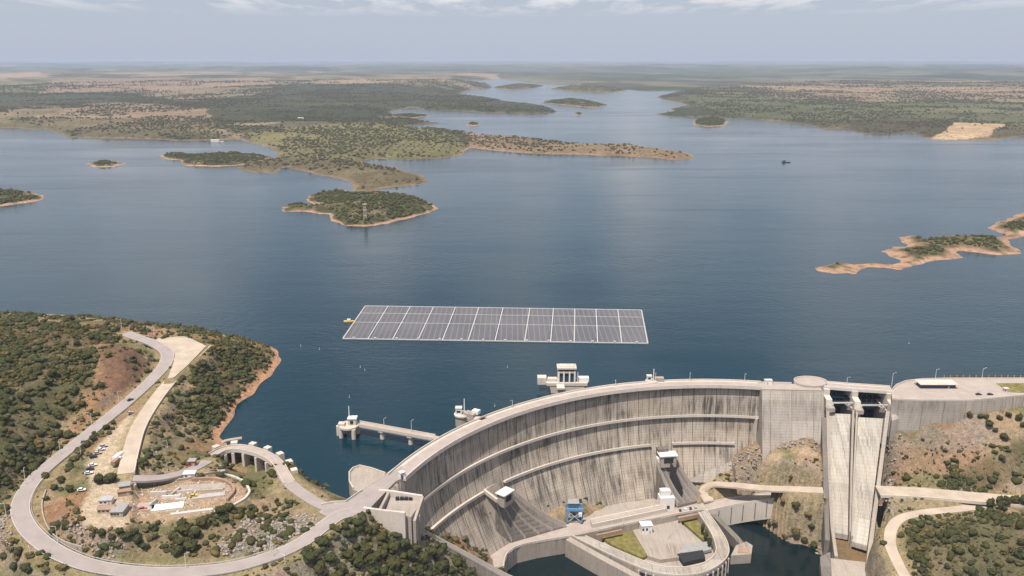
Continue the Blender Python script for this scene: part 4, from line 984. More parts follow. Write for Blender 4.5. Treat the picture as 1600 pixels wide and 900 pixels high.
# ================================================================ bottom outlets with ski jump chutes
def outlet(label, topL, topR, botR, botL, fin_n, roofc, roofs, rz):
    """buttress: box house at walkway level and a ribbed chute falling to the valley floor"""
    pa, pb, pc, pd = [np.array(U3(*q)) for q in (topL, topR, botR, botL)]
    o0 = tuple((pc + pd) / 2)
    r = empty('bottom_outlet', o0, label, 'dam outlet')
    m = MB(o0); n = 8
    def at(f, p, q): x = p + (q - p) * f; x = x.copy(); x[2] -= 3 * math.sin(PI * f); return x
    for i in range(n):
        f0, f1 = i / n, (i + 1) / n
        slab3(m, at(f0, pa, pd), at(f0, pb, pc), at(f1, pb, pc), at(f1, pa, pd), 40)
    m.build('chute', M['conc_dark'], r)
    for k in range(fin_n):
        g = k / (fin_n - 1); p, q = pa + (pb - pa) * g, pd + (pc - pd) * g; path = []; z1 = []
        for i in range(n + 1): x = at(i / n, p, q); path.append((x[0], x[1])); z1.append(x[2] + (2.4 if k in (0, fin_n - 1) else 1.4))
        m = MB(o0); m.wall(path, 1.3 if k in (0, fin_n - 1) else .6, [z - 4 for z in z1], z1); m.build('chute_wall', M['conc'], r)
    m = MB(o0); x, y, z = roofc; m.box((x, y, z - 9), (roofs[0], roofs[1], 9), rz); m.build('gate_house', M['conc'], r)
    m = MB(o0); m.box((x, y, z), (roofs[0] + 2, roofs[1] + 1.5, .7), rz); m.build('roof_slab', M['white'], r)
    fx = math.sin(rz), -math.cos(rz)
    m = MB(o0); m.box((x + fx[0] * (roofs[1] / 2 + .03), y + fx[1] * (roofs[1] / 2 + .03), z - 5.5), (roofs[0] * .6, .3, 4.2), rz); m.build('gate_opening', M['dark'], r)
    return r
# left one: side wall visible
ol_ = outlet('left bottom outlet with white roofed gate house and sloping ribbed chute on the dam foot', (774, 782, -40), (800, 768, -40), (884, 822, -73), (800, 846, -73), 5, (*UP(789, 769, -34.5), -34.5), (9.5, 6.5), .9)
m = MB(ol_.location[:]); p1 = arch(b1, 226); p2 = UP(757, 766, -36); p3 = UP(776, 780, -40); p4 = UP(802, 840, -73)
m.prism([p1, p2, p3, p4, arch(b2, 226)], -80, [-36, -36, -38, -73, -36]); m.build('side_buttress', M['conc'], ol_)
m = MB(ol_.location[:]); m.wall([arch(b1, 223), UP(757, 766, -36), UP(777, 781, -36)], 1.6, -38, -35.4); m.build('walkway', M['conc_light'], ol_)
for px, py, z, s in ((768, 808, -56, 2.4), (779, 828, -66, 2.0)):
    x, y = UP(px, py, z); MB(ol_.location[:]).box((x - 1, y - .6, z), (s, 2.2, s * 1.8), .6).build('side_opening', M['dark'], ol_)
or_ = outlet('right bottom outlet with white slab roof and steep ribbed chute splitting at the powerhouse', (1026, 722, -43), (1056, 719, -43), (1100, 780, -72), (1060, 790, -72), 5, (*UP(1043, 710, -37), -37), (12, 7), .12)
m = MB(or_.location[:]); m.box((*UP(1041, 716, -41), -46), (15, 4, 6), .12); m.build('gate_sill', M['white'], or_)
m = MB(or_.location[:]); m.box((*UP(1035, 696, -32), -40), (8, 5, 6), .2); m.build('shaft_head', M['conc_dark'], or_)
m = MB(or_.location[:]); q0, q1 = UP(1048, 724, -43), UP(1066, 764, -61); m.wall([q0, q1], 1.6, [-60, -75], [-41.5, -60.5]); m.build('gap_shade_strip', M['dark'], or_)  # black strip painted as the shaded gap between the two chutes

# ================================================================ powerhouse and tail race
ph = empty('powerhouse', (*UP(1040, 850, -80), -80), 'low concrete powerhouse with curved slotted front, deck road and sunken lawns at the dam foot', 'power station')
HO = ph.location[:]
deck = UPS([(748, 852), (800, 838), (828, 812), (870, 806), (930, 794), (990, 776), (1040, 762), (1092, 762), (1108, 790), (1100, 797), (1060, 803), (990, 818), (930, 830), (893, 838), (842, 846), (808, 854), (793, 866), (787, 884), (770, 890)], DECK)
m = MB(HO); m.prism(deck, -98, DECK); m.build('deck', M['conc'], ph)
m = MB(HO); m.prism(UPS([(752, 853), (800, 840), (860, 828), (900, 814), (960, 803), (1040, 788), (1094, 781), (1102, 792), (1058, 801), (990, 815), (930, 827), (888, 836), (840, 843), (804, 852), (787, 864), (781, 884), (772, 886)], DECK), DECK + .004, DECK + .06); m.build('deck_road', M['pave'], ph)
m = MB(HO); m.prism(UPS([(992, 783), (1024, 777), (1024, 764), (992, 771)], DECK), DECK + .004, DECK + .2); m.build('lawn', M['lawn'], ph)
m = MB(HO); m.prism(UPS([(836, 812), (885, 808), (885, 800), (838, 800)], DECK), DECK + .004, DECK + .15); m.build('earth_bed', M['soil_red'], ph)
edge = UPS([(787, 886), (789, 872), (797, 861), (812, 853), (842, 846), (893, 838)], DECK)
m = MB(HO); m.wall(smooth(edge, 5), .6, DECK - .8, DECK + 1.1); m.build('parapet', M['conc_light'], ph)
m = MB(HO); m.wall(UPS([(935, 829), (990, 817), (1060, 803), (1096, 797)], DECK), .6, DECK - .8, DECK + 1.1); m.build('parapet', M['conc_light'], ph)
# ring of the sunken powerhouse
outer = smooth(UPS([(893, 838), (945, 864), (1000, 888), (1030, 897), (1062, 900), (1098, 896), (1125, 883), (1139, 866), (1136, 846), (1120, 820), (1103, 797)], DECK), 5)
inner = smooth(UPS([(915, 838), (960, 858), (1008, 878), (1032, 885), (1060, 887), (1088, 884), (1108, 875), (1118, 862), (1115, 844), (1104, 822), (1090, 801)], DECK), 5)
m = MB(HO); vs = []; n = len(outer)
for (a, b) in zip(outer, inner): vs += [(*a, -98), (*b, -98), (*b, DECK), (*a, DECK)]
fs = []
for i in range(n - 1):
    for j in range(4): fs.append((4 * i + j, 4 * i + (j + 1) % 4, 4 * i + 4 + (j + 1) % 4, 4 * i + 4 + j))
fs += [(3, 2, 1, 0), tuple(4 * (n - 1) + k for k in range(4))]
m.add(vs, fs); m.build('ring_wall', M['grav'], ph)
m = MB(HO); m.wall(outer, .5, DECK, DECK + 1.0, side=.3); m.build('ring_parapet', M['conc_light'], ph)
m = MB(HO); m.wall(inner, .5, DECK, DECK + .9, side=-.3); m.build('ring_parapet', M['conc_light'], ph)
m = MB(HO); m.prism([p for p in inner], -97, -82); m.build('yard_floor', M['conc'], ph)
# slots of the curved front, dark boxes painted as the shade of deep openings, framed by piers
fr = [outer[i] for i in range(len(outer))]
cum = [0]
for i in range(1, len(fr)): cum.append(cum[-1] + math.dist(fr[i], fr[i - 1]))
def along(s):
    i = max(1, min(len(fr) - 1, int(np.searchsorted(cum, s)))); t = (s - cum[i - 1]) / (cum[i] - cum[i - 1])
    a, b = fr[i - 1], fr[i]; return (a[0] + (b[0] - a[0]) * t, a[1] + (b[1] - a[1]) * t), math.atan2(b[1] - a[1], b[0] - a[0])
s0, s1 = cum[10] + 2, cum[34]
for row, zt in ((0, -76.0), (1, -80.5)):
    for k, s in enumerate(np.arange(s0, s1, 5.2)):
        (x, y), rz_ = along(s); MB(HO).box((x, y, zt - 2.6), (3.5, .7, 2.2), rz_).build('slot', M['dark'], ph)
for s in np.arange(s0 - 2.6, s1 + 3, 5.2):
    (x, y), rz_ = along(s); MB(HO).box((x, y, -98), (.8, 1.8, 22.5), rz_).build('front_pier', M['conc_light'], ph)
m = MB(HO); m.prism(UPS([(935, 836), (985, 826), (1012, 868), (1004, 872), (955, 850)], -80), -82, -79.9); m.build('lawn', M['lawn'], ph)
m = MB(HO); m.prism(UPS([(1062, 811), (1094, 804), (1112, 838), (1106, 850)], -80), -82, -79.8); m.build('lawn', M['lawn'], ph)
m = MB(HO); m.prism(UPS([(987, 826), (1060, 812), (1092, 850), (1078, 868), (1032, 874), (1012, 868)], -79), -82, -79.2); m.build('erection_hall_roof', M['conc'], ph)
m = MB(HO); m.prism(UPS([(1058, 866), (1098, 860), (1102, 872), (1068, 880)], -79), -81, -78.6); m.build('opening_shade_slab', M['dark'], ph)  # black slab in place of a real hole: its colour imitates the shaded opening
m = MB(HO); m.prism(UPS([(1070, 850), (1108, 846), (1112, 858), (1096, 862), (1062, 864)], -79), -81, -78.9); m.build('grey_apron', M['roof_grey'], ph)
# long terrace building behind the deck
m = MB(HO); m.prism(UPS([(925, 820), (1042, 795), (1040, 787), (922, 811)], DECK + 3), DECK, DECK + 3.4); m.build('gallery', M['conc_light'], ph)
m = MB(HO); m.prism(UPS([(924, 818), (1041, 793), (1040, 788), (922, 812)], DECK + 3.4), DECK + 3.404, DECK + 3.6); m.build('gallery_roof', M['pave'], ph)
m = MB(HO); m.prism(UPS([(932, 837.5), (972, 829), (971, 827.5), (931, 836)], DECK - 1), DECK - 3, DECK - .5); m.build('canopy', M['soil_red'], ph)
m = MB(HO); m.prism(UPS([(1060, 810.5), (1098, 803), (1097, 801), (1059, 808.5)], DECK - 1), DECK - 3, DECK - .5); m.build('canopy', M['soil_red'], ph)
# brown-streaked slope wall between the basin and the powerhouse: own face
tw = smooth(UPS([(893, 839), (945, 868), (990, 892), (1012, 905)], DECK), 4)
m = MB(); m.wall(tw, 5.0, -98, DECK + .4, side=-3.5)
tag(m.build('basin_wall', M['conc']), 'thick concrete wall slanting between the round basin and the powerhouse', 'wall')
# right wing: training wall with pier head
wg = empty('river_wall', on(1150, 850, -84), 'grey guide wall running from the road bridge to a pointed pier head in the river', 'wall')
wp = smooth(UPS([(1106, 797), (1130, 817), (1152, 836), (1168, 852)], DECK - 3), 4)
MB(wg.location[:]).wall(wp, 4.2, -98, [DECK - 2 - 5 * i / (len(wp) - 1) for i in range(len(wp))]).build('wall_body', M['conc_dark'], wg)
MB(wg.location[:]).prism(UPS([(1142, 868), (1174, 866), (1176, 852), (1166, 846), (1150, 852)], -80), -98, -80).build('pier_head', M['conc'], wg)
MB(wg.location[:]).prism(UPS([(1152, 864), (1170, 863), (1170, 855), (1155, 856)], -80), -79.99, -79.7).build('pier_cap', M['soil_red'], wg)
# bridge along the bank to the right
bs = empty('road_bridge', on(1180, 790, -74), 'low concrete causeway carrying the bank road over the river edge', 'bridge')
path = road_path(br_r, 5); xy = [(p[0], p[1]) for p in path]; zz = [p[2] for p in path]
MB(bs.location[:]).wall(xy, 10.5, [z - 16 for z in zz], zz, side=0).build('causeway_wall', M['conc_light'], bs)
MB(bs.location[:]).wall(xy, 8.6, [z + .004 for z in zz], [z + .08 for z in zz]).build('bridge_road', M['pave'], bs)
for s in (-5.0, 5.0): MB(bs.location[:]).wall(xy, .45, [z - .8 for z in zz], [z + 1.0 for z in zz], side=s).build('parapet', M['conc_light'], bs)
for i in range(2, 14, 2):
    x, y = offs(xy, -5.4)[i]; MB(bs.location[:]).box((x, y, zz[i] - 14), (.5, .6, 13)).build('wall_rib', M['conc_dark'], bs)

# ---------------- blue gantry crane
gx_, gy_, gz_ = on(897, 814, DECK)
gc = empty('gantry_crane', (gx_, gy_, gz_), 'blue gantry crane with a grey roofed cab on the powerhouse deck', 'crane')
def gb_(name, mat, *boxes):
    m = MB()
    for b in boxes: m.box(*b)
    return m.build(name, mat, gc)
for sx_ in (-5.2, 5.2):
    for sy_ in (-3.6, 3.6): gb_('leg', M['blue'], ((sx_, sy_, 0), (1.0, 1.0, 12)))
gb_('bogie', M['blue_dark'], ((-5.2, 0, 0), (1.6, 9, 1.2))); gb_('bogie', M['blue_dark'], ((5.2, 0, 0), (1.6, 9, 1.2)))
for sy_ in (-3.6, 3.6): gb_('girder', M['blue'], ((0, sy_, 10.2), (12.5, 1.1, 1.9)))
gb_('tie_beam', M['blue'], ((0, -3.6, 5), (10.5, .6, .7)), ((0, 3.6, 5), (10.5, .6, .7)))
gb_('winch_house', M['blue_dark'], ((-.8, 0, 12.1), (7.5, 6, 3.6)))
gb_('winch_roof', M['roof_grey'], ((-.8, 0, 15.7), (8.2, 6.8, .4)))
gb_('operator_cab', M['white'], ((4.0, -4.2, 6.6), (2.4, 2.2, 2.6)))
m = MB(); 
for s in (-1, 1): m.tube((s * 5.2, -3.6, 1), (-s * 5.2, -3.6, 10), .22); m.tube((s * 5.2, 3.6, 1), (-s * 5.2, 3.6, 10), .22)
m.build('cross_brace', M['galv'], gc)
house('transformer_hut', 'small white hut beside the blue crane', 'hut', on(862, 812, DECK), (6, 4, 3.6), .2, M['white'], M['conc_light'], nwin=2)
# white buildings on the deck
ls = empty('lift_tower', on(1041, 793, DECK), 'white blocky lift tower standing on the powerhouse deck below the right outlet', 'building')
lx = ls.location[:]
MB(lx).box((lx[0], lx[1] + 2, DECK), (11, 8, 9.0), .1).build('wall', M['white'], ls)
MB(lx).box((lx[0] - 1, lx[1] + 3, DECK + 9.0), (7.5, 5, 4.5), .1).build('upper_box', M['white'], ls)
MB(lx).box((lx[0] + 1, lx[1] - 2.2, DECK), (2.0, .4, 2.6), .1).build('door', M['dark'], ls)
MB(lx).box((lx[0] - 2.5, lx[1] - 2.05, DECK + 4), (2.4, .3, 1.5), .1).build('window', M['glass'], ls)
house('white_cabin', 'square white cabin in the sunken yard of the powerhouse', 'cabin', on(1009, 830, -79), (8, 6, 6), .1, M['white'], M['white'], nwin=2)
# ================================================================ intake tower and other works on the lake side
it = empty('intake_tower', on(886, 602, 0), 'white open-sided intake tower with flat roof rising behind the crest', 'tower')
tx, ty = UP(886, 603, CREST); ty += 9
o_ = it.location[:]
MB(o_).prism([(tx - 15, ty - 5), (tx + 16, ty - 5), (tx + 18, ty + 3), (tx + 11, ty + 7), (tx - 11, ty + 7), (tx - 18, ty + 2)], CREST - 1.6, CREST + .6).prism([(tx - 9, ty - 4), (tx + 9, ty - 4), (tx + 9, ty + 6), (tx - 9, ty + 6)], -20, CREST - 1.6, [(tx - 13, ty - 4.6), (tx + 14, ty - 4.6), (tx + 14, ty + 6), (tx - 13, ty + 6)]).build('platform', M['conc_light'], it)
MB(o_).box((tx - 19, ty + 2, CREST - 2), (7, 7, 5.5)).build('side_drum', M['conc_light'], it)
MB(o_).box((tx + 13, ty + 1, CREST + .6), (9, 5, 2.8)).build('annex', M['white'], it)
MB(o_).box((tx - 11, ty + 1, CREST + .6), (7, 5, 2.0)).build('annex', M['conc_light'], it)
for a in (-6.2, -2.2, 2.2, 6.2):
    for b in (-3.4, 3.4): MB(o_).box((tx + a, ty + b, CREST + .6), (1.1, 1.1, 9.4)).build('column', M['white'], it)
MB(o_).box((tx, ty, CREST + .6), (10.5, 5.4, 9.2)).build('core', M['gate'], it)
MB(o_).box((tx, ty, CREST + 8.3), (13.2, 7.5, 1.7)).build('lintel', M['conc_light'], it)
MB(o_).box((tx, ty, CREST + 11.8), (15.0, 9.5, 1.2)).build('roof', M['conc_light'], it)
MB(o_).box((tx, ty, CREST + 10.0), (12.0, 6.4, 1.8)).build('window_band', M['glass'], it)
MB(o_).box((tx, ty + .5, CREST + 13.0), (12, 6.5, .5)).build('roof_cap', M['conc_light'], it)
MB(o_).box((tx + 8.6, ty - 2.8, CREST + .6), (.7, .7, 8)).build('mast', M['galv'], it)
MB(o_).wall([(tx - 5, ty - 5.5), (tx - 5, ty - 14)], 6, CREST - 1, CREST + .2).build('gangway', M['conc_light'], it)

def crane_house(label, px, py, s=1.0, flip=1):
    """service platform: round drum, box, jib post"""
    x, y = UP(px, py, CREST); r = empty('service_crane_platform', (x, y, 0), label, 'platform'); o_ = r.location[:]
    MB(o_).cyl((x, y), 4.6 * s, -16, CREST - .2, 20).build('shaft', M['conc'], r)
    MB(o_).cyl((x, y), 5.4 * s, CREST - .2, CREST + .8, 20).build('platform', M['conc_light'], r)
    MB(o_).box((x - 2.2 * s * flip, y, CREST + .8), (4 * s, 4 * s, 4.4 * s)).build('cab', M['white'], r)
    MB(o_).box((x - 2.2 * s * flip, y, CREST + .8 + 4.4 * s), (4.6 * s, 4.6 * s, .4)).build('roof', M['conc_light'], r)
    MB(o_).box((x - 2.2 * s * flip, y - 2.03 * s, CREST + 2.4), (2.6 * s, .15, 1.6)).build('window', M['glass'], r)
    MB(o_).tube((x + 1.6 * s * flip, y, CREST + .8), (x + 1.6 * s * flip, y, CREST + 11.5 * s), .42, .3).build('jib_post', M['white'], r)
    return r
cr1 = crane_house('white service platform with mast standing off the left part of the crest', 722, 648, 1.05)
x, y = cr1.location[0], cr1.location[1]
MB(cr1.location[:]).box((x + 6, y - 2, CREST - 3), (8, 6, 5.5), -.5).build('annex', M['conc'], cr1)
MB(cr1.location[:]).box((x + 10, y - 1, CREST + 1.5), (5, 4, 2.6), -.5).build('valve_cover', M['white'], cr1)
MB(cr1.location[:]).wall([(x, y), (x + 18, y - 8)], 5, CREST - 1, CREST).build('gangway', M['conc_light'], cr1)
cr2 = crane_house('white service hut with slim mast behind the middle of the crest', 1018, 596, .9)
x, y = cr2.location[0], cr2.location[1]
MB(cr2.location[:]).box((x + 6, y + 1, CREST), (7, 4, 3.0)).build('annex', M['conc'], cr2)
# jetty with head
jt = empty('jetty', on(545, 668, 0), 'long narrow concrete jetty on piers with a round gauging head at its end', 'jetty')
o_ = jt.location[:]
ja, jb = np.array(UP(551, 660, CREST)), np.array(UP(682, 684, CREST)); jd = (jb - ja) / np.linalg.norm(jb - ja)
MB(o_).wall([tuple(ja), tuple(jb + jd * 2)], 5.2, CREST - 1.6, CREST).build('deck', M['pave'], jt)
for s in (-2.5, 2.5): MB(o_).wall([tuple(ja + jd * 4), tuple(jb - jd * 2)], .35, CREST - 1.0, CREST + 1.1, side=s).build('parapet', M['conc_light'], jt)
for f in (.36, .70):
    q = ja + (jb - ja) * f; MB(o_).cyl(tuple(q), 1.7, -16, CREST - 1.6, 14).build('pier', M['conc_light'], jt)
    MB(o_).box((*q, CREST - 2.6), (3.4, 5.0, 1.1), math.atan2(jd[1], jd[0])).build('pier_cap', M['conc_light'], jt)
hx, hy = UP(545, 664, CREST)
for k, (dx_, dy_) in enumerate(((-5, -3), (4, -5), (5, 4), (-4, 4), (-7.5, 1))):
    MB(o_).cyl((hx + dx_, hy + dy_), 1.5, -16, CREST - 1, 12).build('pile', M['conc_light'], jt)
MB(o_).cyl((hx, hy), 7.2, -3.6, -1.8, 28).build('lower_ring', M['conc'], jt)
MB(o_).cyl((hx, hy), 7.0, CREST - 1, CREST + .3, 28).build('head_platform', M['conc_light'], jt)
MB(o_).box((hx + 2.5, hy + 1, CREST + .3), (5.5, 5, 4.6)).build('head_house', M['conc_light'], jt)
MB(o_).box((hx + 2.5, hy + 1, CREST + 4.9), (6.3, 5.8, .4)).build('house_roof', M['white'], jt)
MB(o_).box((hx + 2.3, hy - 1.55, CREST + 1.2), (2.2, .2, 2.6)).build('house_door', M['dark'], jt)
MB(o_).box((hx - 4.6, hy - 1, CREST - 2.5), (4.4, 4.4, 4.6)).build('side_box', M['conc_light'], jt)
MB(o_).tube((hx + .2, hy + 2, CREST), (hx + .2, hy + 2, CREST + 13), .42, .3).build('mast', M['white'], jt)

# ================================================================ side weir with piers (auxiliary crest)
aw = empty('side_weir', on(395, 725, 0), 'curved concrete side weir with open bays and pale piers between lake and work site', 'weir')
o_ = aw.location[:]
arcw = smooth(UPS([(332, 712), (350, 703), (372, 700), (398, 705), (420, 714), (436, 727), (444, 742), (452, 755)], CREST), 6)
MB(o_).wall(arcw, 6.5, CREST - 1.6, CREST + .2).build('crest_deck', M['pave'], aw)
for s in (-3.1, 3.1): MB(o_).wall(arcw, .4, CREST - 1.4, CREST + 1.2, side=s).build('parapet', M['conc_light'], aw)
MB(o_).wall(arcw, 1.2, -14, CREST - 3.2, side=3.2).build('weir_wall', M['conc_dark'], aw)
nw = len(arcw)
for k in range(7):
    i = 5 + k * 5
    if i >= nw - 1: break
    x, y = arcw[i]; dx_, dy_ = arcw[i + 1][0] - arcw[i - 1][0], arcw[i + 1][1] - arcw[i - 1][1]; rz_ = math.atan2(dy_, dx_)
    MB(o_).box((x - math.sin(rz_) * 1.5, y + math.cos(rz_) * 1.5, -16), (1.8, 11, CREST + 14.2), rz_).build('pier', M['conc_light'], aw)
    MB(o_).box((x - math.sin(rz_) * 6.5, y + math.cos(rz_) * 6.5, CREST - 5), (4.2, 3.8, 6.4), rz_).build('pier_head', M['conc_light'], aw)
# abutment of the weir
MB(o_).prism(UPS([(331, 713), (345, 726), (352, 734), (338, 738), (318, 728), (305, 722)], CREST), -6, CREST - .4).build('wing_wall', M['conc'], aw)
tag(MB().wall(road_path([(330, 702, 3), (342, 694, 1.5), (352, 689, .6), (378, 685, .3)], 4) and [(p[0], p[1]) for p in road_path([(330, 702, 3), (342, 694, 1.5), (352, 689, .6), (378, 685, .3)], 4)], 3.0, -4, 1.0).build('boat_ramp', M['conc']), 'narrow pale slipway tongue running into the lake beside the weir', 'slipway')

# ================================================================ floating solar plant
fz = 0.0
sp4 = [np.array(UP(*p, 0)) for p in ((536, 530), (1012, 537.5), (1002, 485.5), (571, 479))]     # near-left, near-right, far-right, far-left
sf = empty('floating_solar_plant', (*((sp4[0] + sp4[2]) / 2), 0), 'large rectangular raft of grey solar panels floating on the lake', 'solar raft')
o_ = sf.location[:]
def Q(u, v):
    a = sp4[0] + (sp4[1] - sp4[0]) * u; b = sp4[3] + (sp4[2] - sp4[3]) * u; p = a + (b - a) * v; return (float(p[0]), float(p[1]))
m = MB(o_); m.prism([Q(0, 0), Q(1, 0), Q(1, 1), Q(0, 1)], -.2, .35); m.build('raft_deck', plain('raft gaps', (0.05, 0.055, 0.06), .6), sf)
m_, nt_, b_ = mat_new('solar panels')
tcx = N(nt_, 'ShaderNodeNewGeometry').outputs['Position']
sp_ = N(nt_, 'ShaderNodeSeparateXYZ'); nt_.links.new(tcx, sp_.inputs[0])
def stripes(axis, step, wd):
    a = N(nt_, 'ShaderNodeMath', operation='MULTIPLY'); nt_.links.new(sp_.outputs[axis], a.inputs[0]); a.inputs[1].default_value = 1 / step
    f = N(nt_, 'ShaderNodeMath', operation='FRACT'); nt_.links.new(a.outputs[0], f.inputs[0])
    l = N(nt_, 'ShaderNodeMath', operation='LESS_THAN'); nt_.links.new(f.outputs[0], l.inputs[0]); l.inputs[1].default_value = wd; return l.outputs[0]
c_ = mix(nt_, noise(nt_, tcx, .02, 3, .5, .35, .65), (0.050, 0.050, 0.055), (0.082, 0.078, 0.080))
c_ = mix(nt_, stripes('Y', 2.4, .25), c_, (0.20, 0.19, 0.19)); c_ = mix(nt_, stripes('X', 5.2, .07), c_, (0.24, 0.23, 0.24))
nt_.links.new(c_, b_.inputs['Base Color']); b_.inputs['Roughness'].default_value = .38; b_.inputs['Specular IOR Level'].default_value = .4
U_ = [0, .083, .165, .25, .33, .415, .503, .60, .685, .762, .838, .916, 1.0]
vs_ = [0, .47, .76, 1.0]
for i in range(12):
    for j in range(3):
        e = .0042; ev = .012
        if j == 2 and i not in (1, 3, 6, 7, 8, 9): vv1 = vs_[3]
        v0, v1 = vs_[j] + ev, vs_[j + 1] - ev
        u0, u1 = U_[i] + e, U_[i + 1] - e
        m = MB(o_); m.prism([Q(u0, v0), Q(u1, v0), Q(u1, v1), Q(u0, v1)], .4, .9); m.build('panel_array', m_, sf)
for i, u in enumerate(U_):
    wd = 1.35 if i in (0, 3, 5, 7, 9, 11, 12) else 1.0
    m = MB(o_); m.wall([Q(u, 0), Q(u, 1)], wd, .2, 1.0); m.build('walkway', M['edge'] if wd > 1.2 else M['galv'], sf)
for v in (0, .47, .76, 1):
    m = MB(o_); m.wall([Q(0, v), Q(1, v)], 1.7 if v in (0, 1) else 1.0, .2, .95 if v in (0, 1) else .99); m.build('walkway', M['edge'] if v in (0, 1) else M['edge'], sf)
# winch boxes at the edge
for k in range(14): 
    m = MB(o_); u = (k + .5) / 14; m.box((*Q(u, 0), .95), (2.2, 1.6, 1.3)); m.build('junction_box', M['galv'], sf)

def boat(label, px, py, L=9, col=None, rz=0.0):
    x, y = UP(px, py, 0); r = empty('work_boat', (x, y, 0), label, 'boat', None, rz)
    W = L * .32
    hull = [(-L / 2, -W / 2), (L * .25, -W / 2), (L / 2, 0), (L * .25, W / 2), (-L / 2, W / 2)]
    m = MB(); m.prism([(a * .92, b * .85) for a, b in hull], -.3, 1.2, hull); m.build('hull', col or M['white'], r)
    m = MB(); m.box((-.5, 0, 1.2), (L * .3, W * .7, 1.8)); m.build('cabin', M['white'], r)
    m = MB(); m.box((L * .16 - .5, 0, 1.9), (.12, W * .55, .8)); m.build('windscreen', M['glass'], r)
    return r
boat('small yellow and white work boat moored at the left edge of the solar raft', 546, 503, 11, M['yellow'], .1)
pb = empty('barge', (*UP(1228, 254, 0), 0), 'dark distant pontoon barge out on the lake', 'barge')
MB(pb.location[:]).box((pb.location[0], pb.location[1], -.5), (20, 9, 2)).build('hull', M['dark'], pb)
MB(pb.location[:]).box((pb.location[0] - 5, pb.location[1], 2.5), (6, 6, 3)).build('deckhouse', M['gate'], pb)
by_proto = None
for i, (px, py, lab) in enumerate(((470, 541, 'pale buoy off the tip of the peninsula'), (499, 546, 'pale buoy nearest the left corner of the solar raft'), (570, 579, 'white buoy on open water between raft and jetty'), (563, 574, 'small pale buoy just left of the white buoy below the raft'), (546, 621, 'buoy just above the jetty head'), (793, 574, 'white buoy between raft and intake tower'),
     (1420, 537, 'small orange and white buoy far right of the solar raft'), (773, 635, 'buoy behind the left part of the crest'))):
    if by_proto is None:
        b = by_proto = empty('buoy', (0, 0, 0), lab, 'buoy', 'marker buoys on the lake')
        MB().cyl((0, 0), .8, -.4, .6, 14, .7).build('float', M['edge'], b); MB().tube((0, 0, .7), (0, 0, 2.6), .12).build('mast', M['galv'], b); MB().box((0, 0, 2.4), (.5, .5, .6)).build('top_mark', M['yellow'], b)
    else: b = copy_tree(by_proto); b['label'] = lab
    b.location = (*UP(px, py, 0), 0); b.scale = (.65,) * 3

# ================================================================ lattice mast on the island
mt = empty('lattice_tower', (*UP(571, 345, 3), 2.0), 'yellowish lattice tower standing on the wooded island', 'tower')
H = 27
for sx_ in (-1, 1):
    for sy_ in (-1, 1): MB().tube((sx_ * 2.4, sy_ * 2.4, 0), (sx_ * 1.3, sy_ * 1.3, H), .5, .35, 6).build('leg', M['gravel'], mt)
m = MB()
for k in range(9):
    z0, z1 = k * 3, k * 3 + 3; a = 2.4 - 1.1 * z0 / H; b = 2.4 - 1.1 * z1 / H
    for (p, q) in (((-a, -a, z0), (b, -b, z1)), ((a, -a, z0), (-b, -b, z1)), ((a, -a, z0), (b, b, z1)), ((-a, a, z0), (-b, -b, z1))): m.tube(p, q, .25, .25, 5)
m.build('bracing', M['gravel'], mt)
for z in (9, 18, 27): MB().box((0, 0, z), (6, 5, 1.0)).build('platform', M['gravel'], mt)

# ================================================================ work site
def gobj(name, label, cat, px, py, rz=0, dz=0, group=None):
    x, y, z = GP(px, py); return empty(name, (x, y, z + dz), label, cat, group, rz)
def gz_min(x, y, r): return min(ground_z(x + a, y + b) for a in (-r, 0, r) for b in (-r, 0, r))
def ghouse(name, label, px, py, size, rz, wall, roof, **k):
    x, y, z = GP(px, py); return house(name, label, 'building', (x, y, z + .15), size, rz, wall, roof, **k)
ghouse('site_office', 'small building with white roof in the middle of the gravel yard', 167, 786, (6.5, 4.5, 2.6), .1, M['white'], M['edge'], nwin=2)
ghouse('site_shed', 'reddish roofed shed just below the white roofed office', 168, 800, (8.5, 4.8, 2.6), .08, M['gravel'], M['soil_red'], roof_h=1.0)
ghouse('store_shed', 'dark grey roofed shed right of the red roofed shed', 188, 802, (6.5, 9, 2.8), .05, M['conc'], M['roof_grey'])
ghouse('green_container', 'dull grey shed at the left rim of the excavated site', 196, 765, (5.5, 5, 2.8), .3, M['grey'], M['roof_grey'], nwin=1)
ghouse('rust_container', 'rust red container below the dull grey shed', 195, 774, (6.5, 3, 2.6), .3, M['soil_red'], M['soil_red'], nwin=0)
ghouse('white_hut', 'small white hut beside the road near the side weir', 297, 745, (6.5, 4, 2.6), .1, M['white'], M['white'], nwin=1)
ghouse('dark_hut', 'small dark hut with red-brown walls beside the road above the white hut', 301, 728, (4, 4, 3.6), .1, M['roof_red'], M['roof_grey'], nwin=1)
for lab, px, py, L, W, rz, mt_ in (('broad pale green-white membrane sheet spread in the lower left of the work pit', 262, 793, 17, 8, .25, 'membrane'), ('long pale membrane sheet on the right side of the work pit', 326, 776, 18, 5, .25, 'edge'),
        ('grey concrete slab at the top of the work pit', 315, 764, 26, 8, .12, 'conc'), ('pinkish concrete slab left of the membrane sheets', 224, 793, 12, 9, .2, 'pave'), ('narrow pale slab along the lower edge of the work pit', 300, 802, 22, 3, .25, 'conc_light')):
    r = gobj('site_slab', lab, 'slab', px, py, rz, -.2)
    MB().box((0, 0, 0), (L, W, .75)).build('slab', M[mt_], r)
    MB().box((0, -W / 2 + .2, .75), (L, .4, .5)).build('kerb', M['conc_light'], r)
